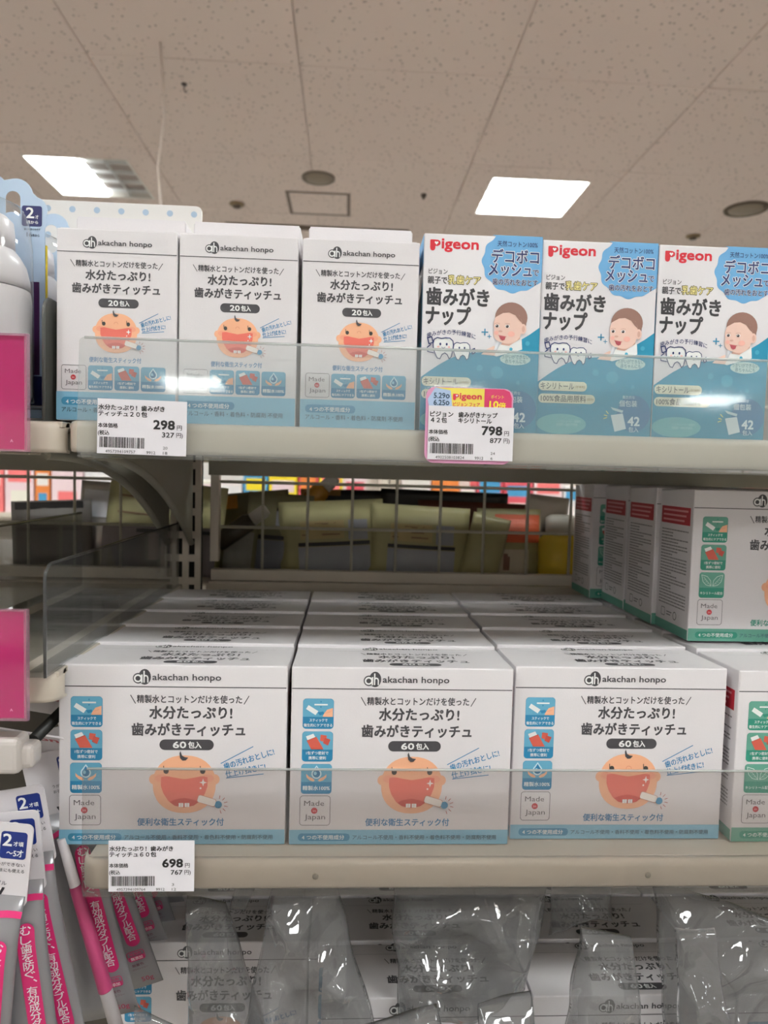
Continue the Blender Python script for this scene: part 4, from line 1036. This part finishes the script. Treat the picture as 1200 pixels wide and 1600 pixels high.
# ---- far brightly lit shelving seen through the gap
ORD = 'first second third fourth fifth sixth seventh eighth ninth tenth eleventh twelfth thirteenth fourteenth fifteenth sixteenth seventeenth eighteenth nineteenth twentieth twenty-first twenty-second twenty-third twenty-fourth twenty-fifth twenty-sixth twenty-seventh twenty-eighth twenty-ninth thirtieth thirty-first'.split()
def far_shelf(x0, x1, y, label, seed):
    random.seed(seed)
    t = empty('far_shelving', label, 'shelving', ((x0+x1)/2, y, FLOOR)); w = (x1-x0)/2
    box('back_board', (-w, w, .30, .34, 0, 1.40), mat('far_board', (222, 216, 210), .6), t)
    for z in (.10, .50, .86, 1.12): box('shelf_board', (-w, w, -.05, .30, z, z+.02), METAL, t)
    for s in (-1, 1): box('side_panel', (s*w-.015, s*w+.015, -.05, .34, 0, 1.40), METAL, t)
    x = x0+.04; cols = [(214, 84, 96), (232, 226, 220), (236, 226, 224), (240, 214, 40), (226, 130, 60), (70, 150, 196), (236, 210, 214), (228, 222, 214), (236, 120, 120), (230, 226, 226), (234, 228, 214)]
    k = 0
    while x < x1-.16:
        wd = random.uniform(.06, .15); h = random.uniform(.15, .215); c = cols[(k*3+seed) % len(cols)] if random.random() < .6 else random.choice(cols)
        g = empty('far_carton', '%s carton, %s from left on the far shelf through the %s gap' % (cname(c), ORD[k], 'left' if seed == 1 else 'right'), 'box', (x, y-.03, FLOOR+1.1402), group='cartons on the far shelf '+str(seed))
        b = Ink(.001, 0, 0, O=(0, 0, 0)); box('body', (0, wd-.008, 0, .2, 0, h), mat('far_%d_%d_%d' % c, c, .5), g, bev=.001)
        W_ = (wd-.008)*1000; H_ = h*1000; c2 = random.choice(cols)
        b.rect(W_*.1, -H_*.9, W_*.9, -H_*.62, c2, 1); b.rect(W_*.2, -H_*.45, W_*.8, -H_*.2, random.choice(cols), 1); b.build('panel_print', g)
        g.location.y -= .0; x += wd; k += 1
def cname(c):
    return {(214, 84, 96): 'pink-red', (240, 214, 40): 'yellow', (226, 130, 60): 'orange', (70, 150, 196): 'blue', (236, 120, 120): 'salmon', (236, 210, 214): 'pale pink'}.get(c, 'cream-white')
far_shelf(-2.2, .2, 2.7, 'brightly lit far shelving seen through the left mesh gap', 1)
far_shelf(.25, 2.6, 2.9, 'brightly lit far shelving seen through the right mesh gap', 2)

# ================================================================= PLASTIC BAGS over the bottom shelf
def bag(label, corners, y, seed, amp=.010, n=64):
    """corners: outline as 4 points (x, z, dy) TL, TR, BR, BL; two crumpled films joined at the rim"""
    bm = bmesh.new(); g = []
    TL, TR, BR, BLc = [Vector((a, d+y, b)) for a, b, d in corners]
    rg = random.Random(seed*17)
    folds = {-7: [], 7: []}
    for key in folds:      # sharp straight creases: triangle waves along random directions
        for k in range(7):
            an = rg.uniform(0, PI); folds[key].append((math.cos(an), math.sin(an), rg.uniform(.018, .07), rg.random()))
    def crum(p, sd):
        d = 0
        for nx, nz, L, ph in folds[-7 if sd < seed*3.1 else 7]:
            f = ((p.x*nx+p.z*nz)/L+ph+.35*noise.noise(p*14+Vector((sd, 0, 0)))) % 1
            d += abs(f-.5)*2*min(1, L/.05)
        return d*.62+.25*abs(noise.noise(p*60+Vector((0, sd, 0))))
    for side in (-1, 1):
        S = []
        for j in range(n+1):
            row = []
            for i in range(n+1):
                u, v = i/n, j/n
                p = (TL*(1-u)+TR*u)*(1-v)+(BLc*(1-u)+BR*u)*v
                rim = min(1, 6*min(u, 1-u, v, 1-v))**.6
                d = crum(p, seed*3.1+side*7)
                q = p+Vector((.004*noise.noise(p*30+Vector((seed, 3, 1))), side*rim*amp*(.12+d*.4)-amp*.85*(d-.6)*rim, .004*noise.noise(p*30+Vector((seed, 9, 5)))))
                row.append(q)
            S.append(row)
        g.append(S)
    V = []
    for s in g:
        V.append([[bm.verts.new(q) for q in row] for row in s])
    for k in range(2):
        for j in range(n):
            for i in range(n):
                q = (V[k][j][i], V[k][j][i+1], V[k][j+1][i+1], V[k][j+1][i])
                f = bm.faces.new(q if k else q[::-1]); f.smooth = True
    bmesh.ops.remove_doubles(bm, verts=bm.verts, dist=.00005)
    o = obj('plastic_bag', bm, None, BAGM); tag(o, label, 'plastic bag', 'clear plastic bags on the bottom shelf'); return o
bag('pointed clear bag corner beside the hanging toothpaste packs', [(-.094, -.080, 0), (-.060, -.095, 0), (.002, -.235, -.01), (-.080, -.235, -.01)], -.046, 1, .008)
bag('large crumpled clear bag rising to the shelf edge left of centre', [(-.008, -.024, 0), (.034, -.028, .0), (.074, -.160, -.01), (-.040, -.185, 0)], .000, 2, .009)
bag('narrow clear bag fin hanging just below the price tag shelf at left', [(-.036, -.024, 0), (-.020, -.026, 0), (-.034, -.070, 0), (-.044, -.068, 0)], .035, 3, .004, 16)
bag('clear bag lying low in front of the second column of cartons', [(.034, -.090, 0), (.100, -.070, 0), (.130, -.235, -.01), (-.020, -.235, -.01)], -.060, 4, .010)
bag('creased clear bag draped below the middle of the shelf', [(.074, -.034, .0), (.190, -.028, .0), (.176, -.118, 0), (.082, -.140, 0)], .010, 5, .012)
bag('tall folded clear bag edge with a bright vertical crease', [(.132, -.095, .0), (.168, -.086, .0), (.182, -.235, 0), (.134, -.235, 0)], -.030, 6, .008)
bag('twisted vertical clear bag hanging right of centre', [(.250, -.020, .0), (.276, -.020, .0), (.310, -.235, 0), (.262, -.235, 0)], -.062, 7, .008)
bag('broad clear bag covering the bottom right corner', [(.262, -.024, .0), (.385, -.066, .0), (.380, -.235, 0), (.290, -.235, 0)], .000, 8, .008)
bag('clear bag slumped between the folded and the twisted bag', [(.200, -.040, .0), (.236, -.050, .0), (.266, -.235, 0), (.178, -.235, 0)], -.030, 9, .009)
bag('flat clear bag lying over the leftmost bottom cartons', [(-.072, -.040, 0), (-.046, -.044, 0), (-.006, -.160, 0), (-.070, -.145, 0)], .006, 10, .008)
bag('small clear bag tucked between the draped bag and the twisted bag', [(.200, -.030, 0), (.246, -.026, 0), (.244, -.072, 0), (.196, -.090, 0)], .030, 12, .008)
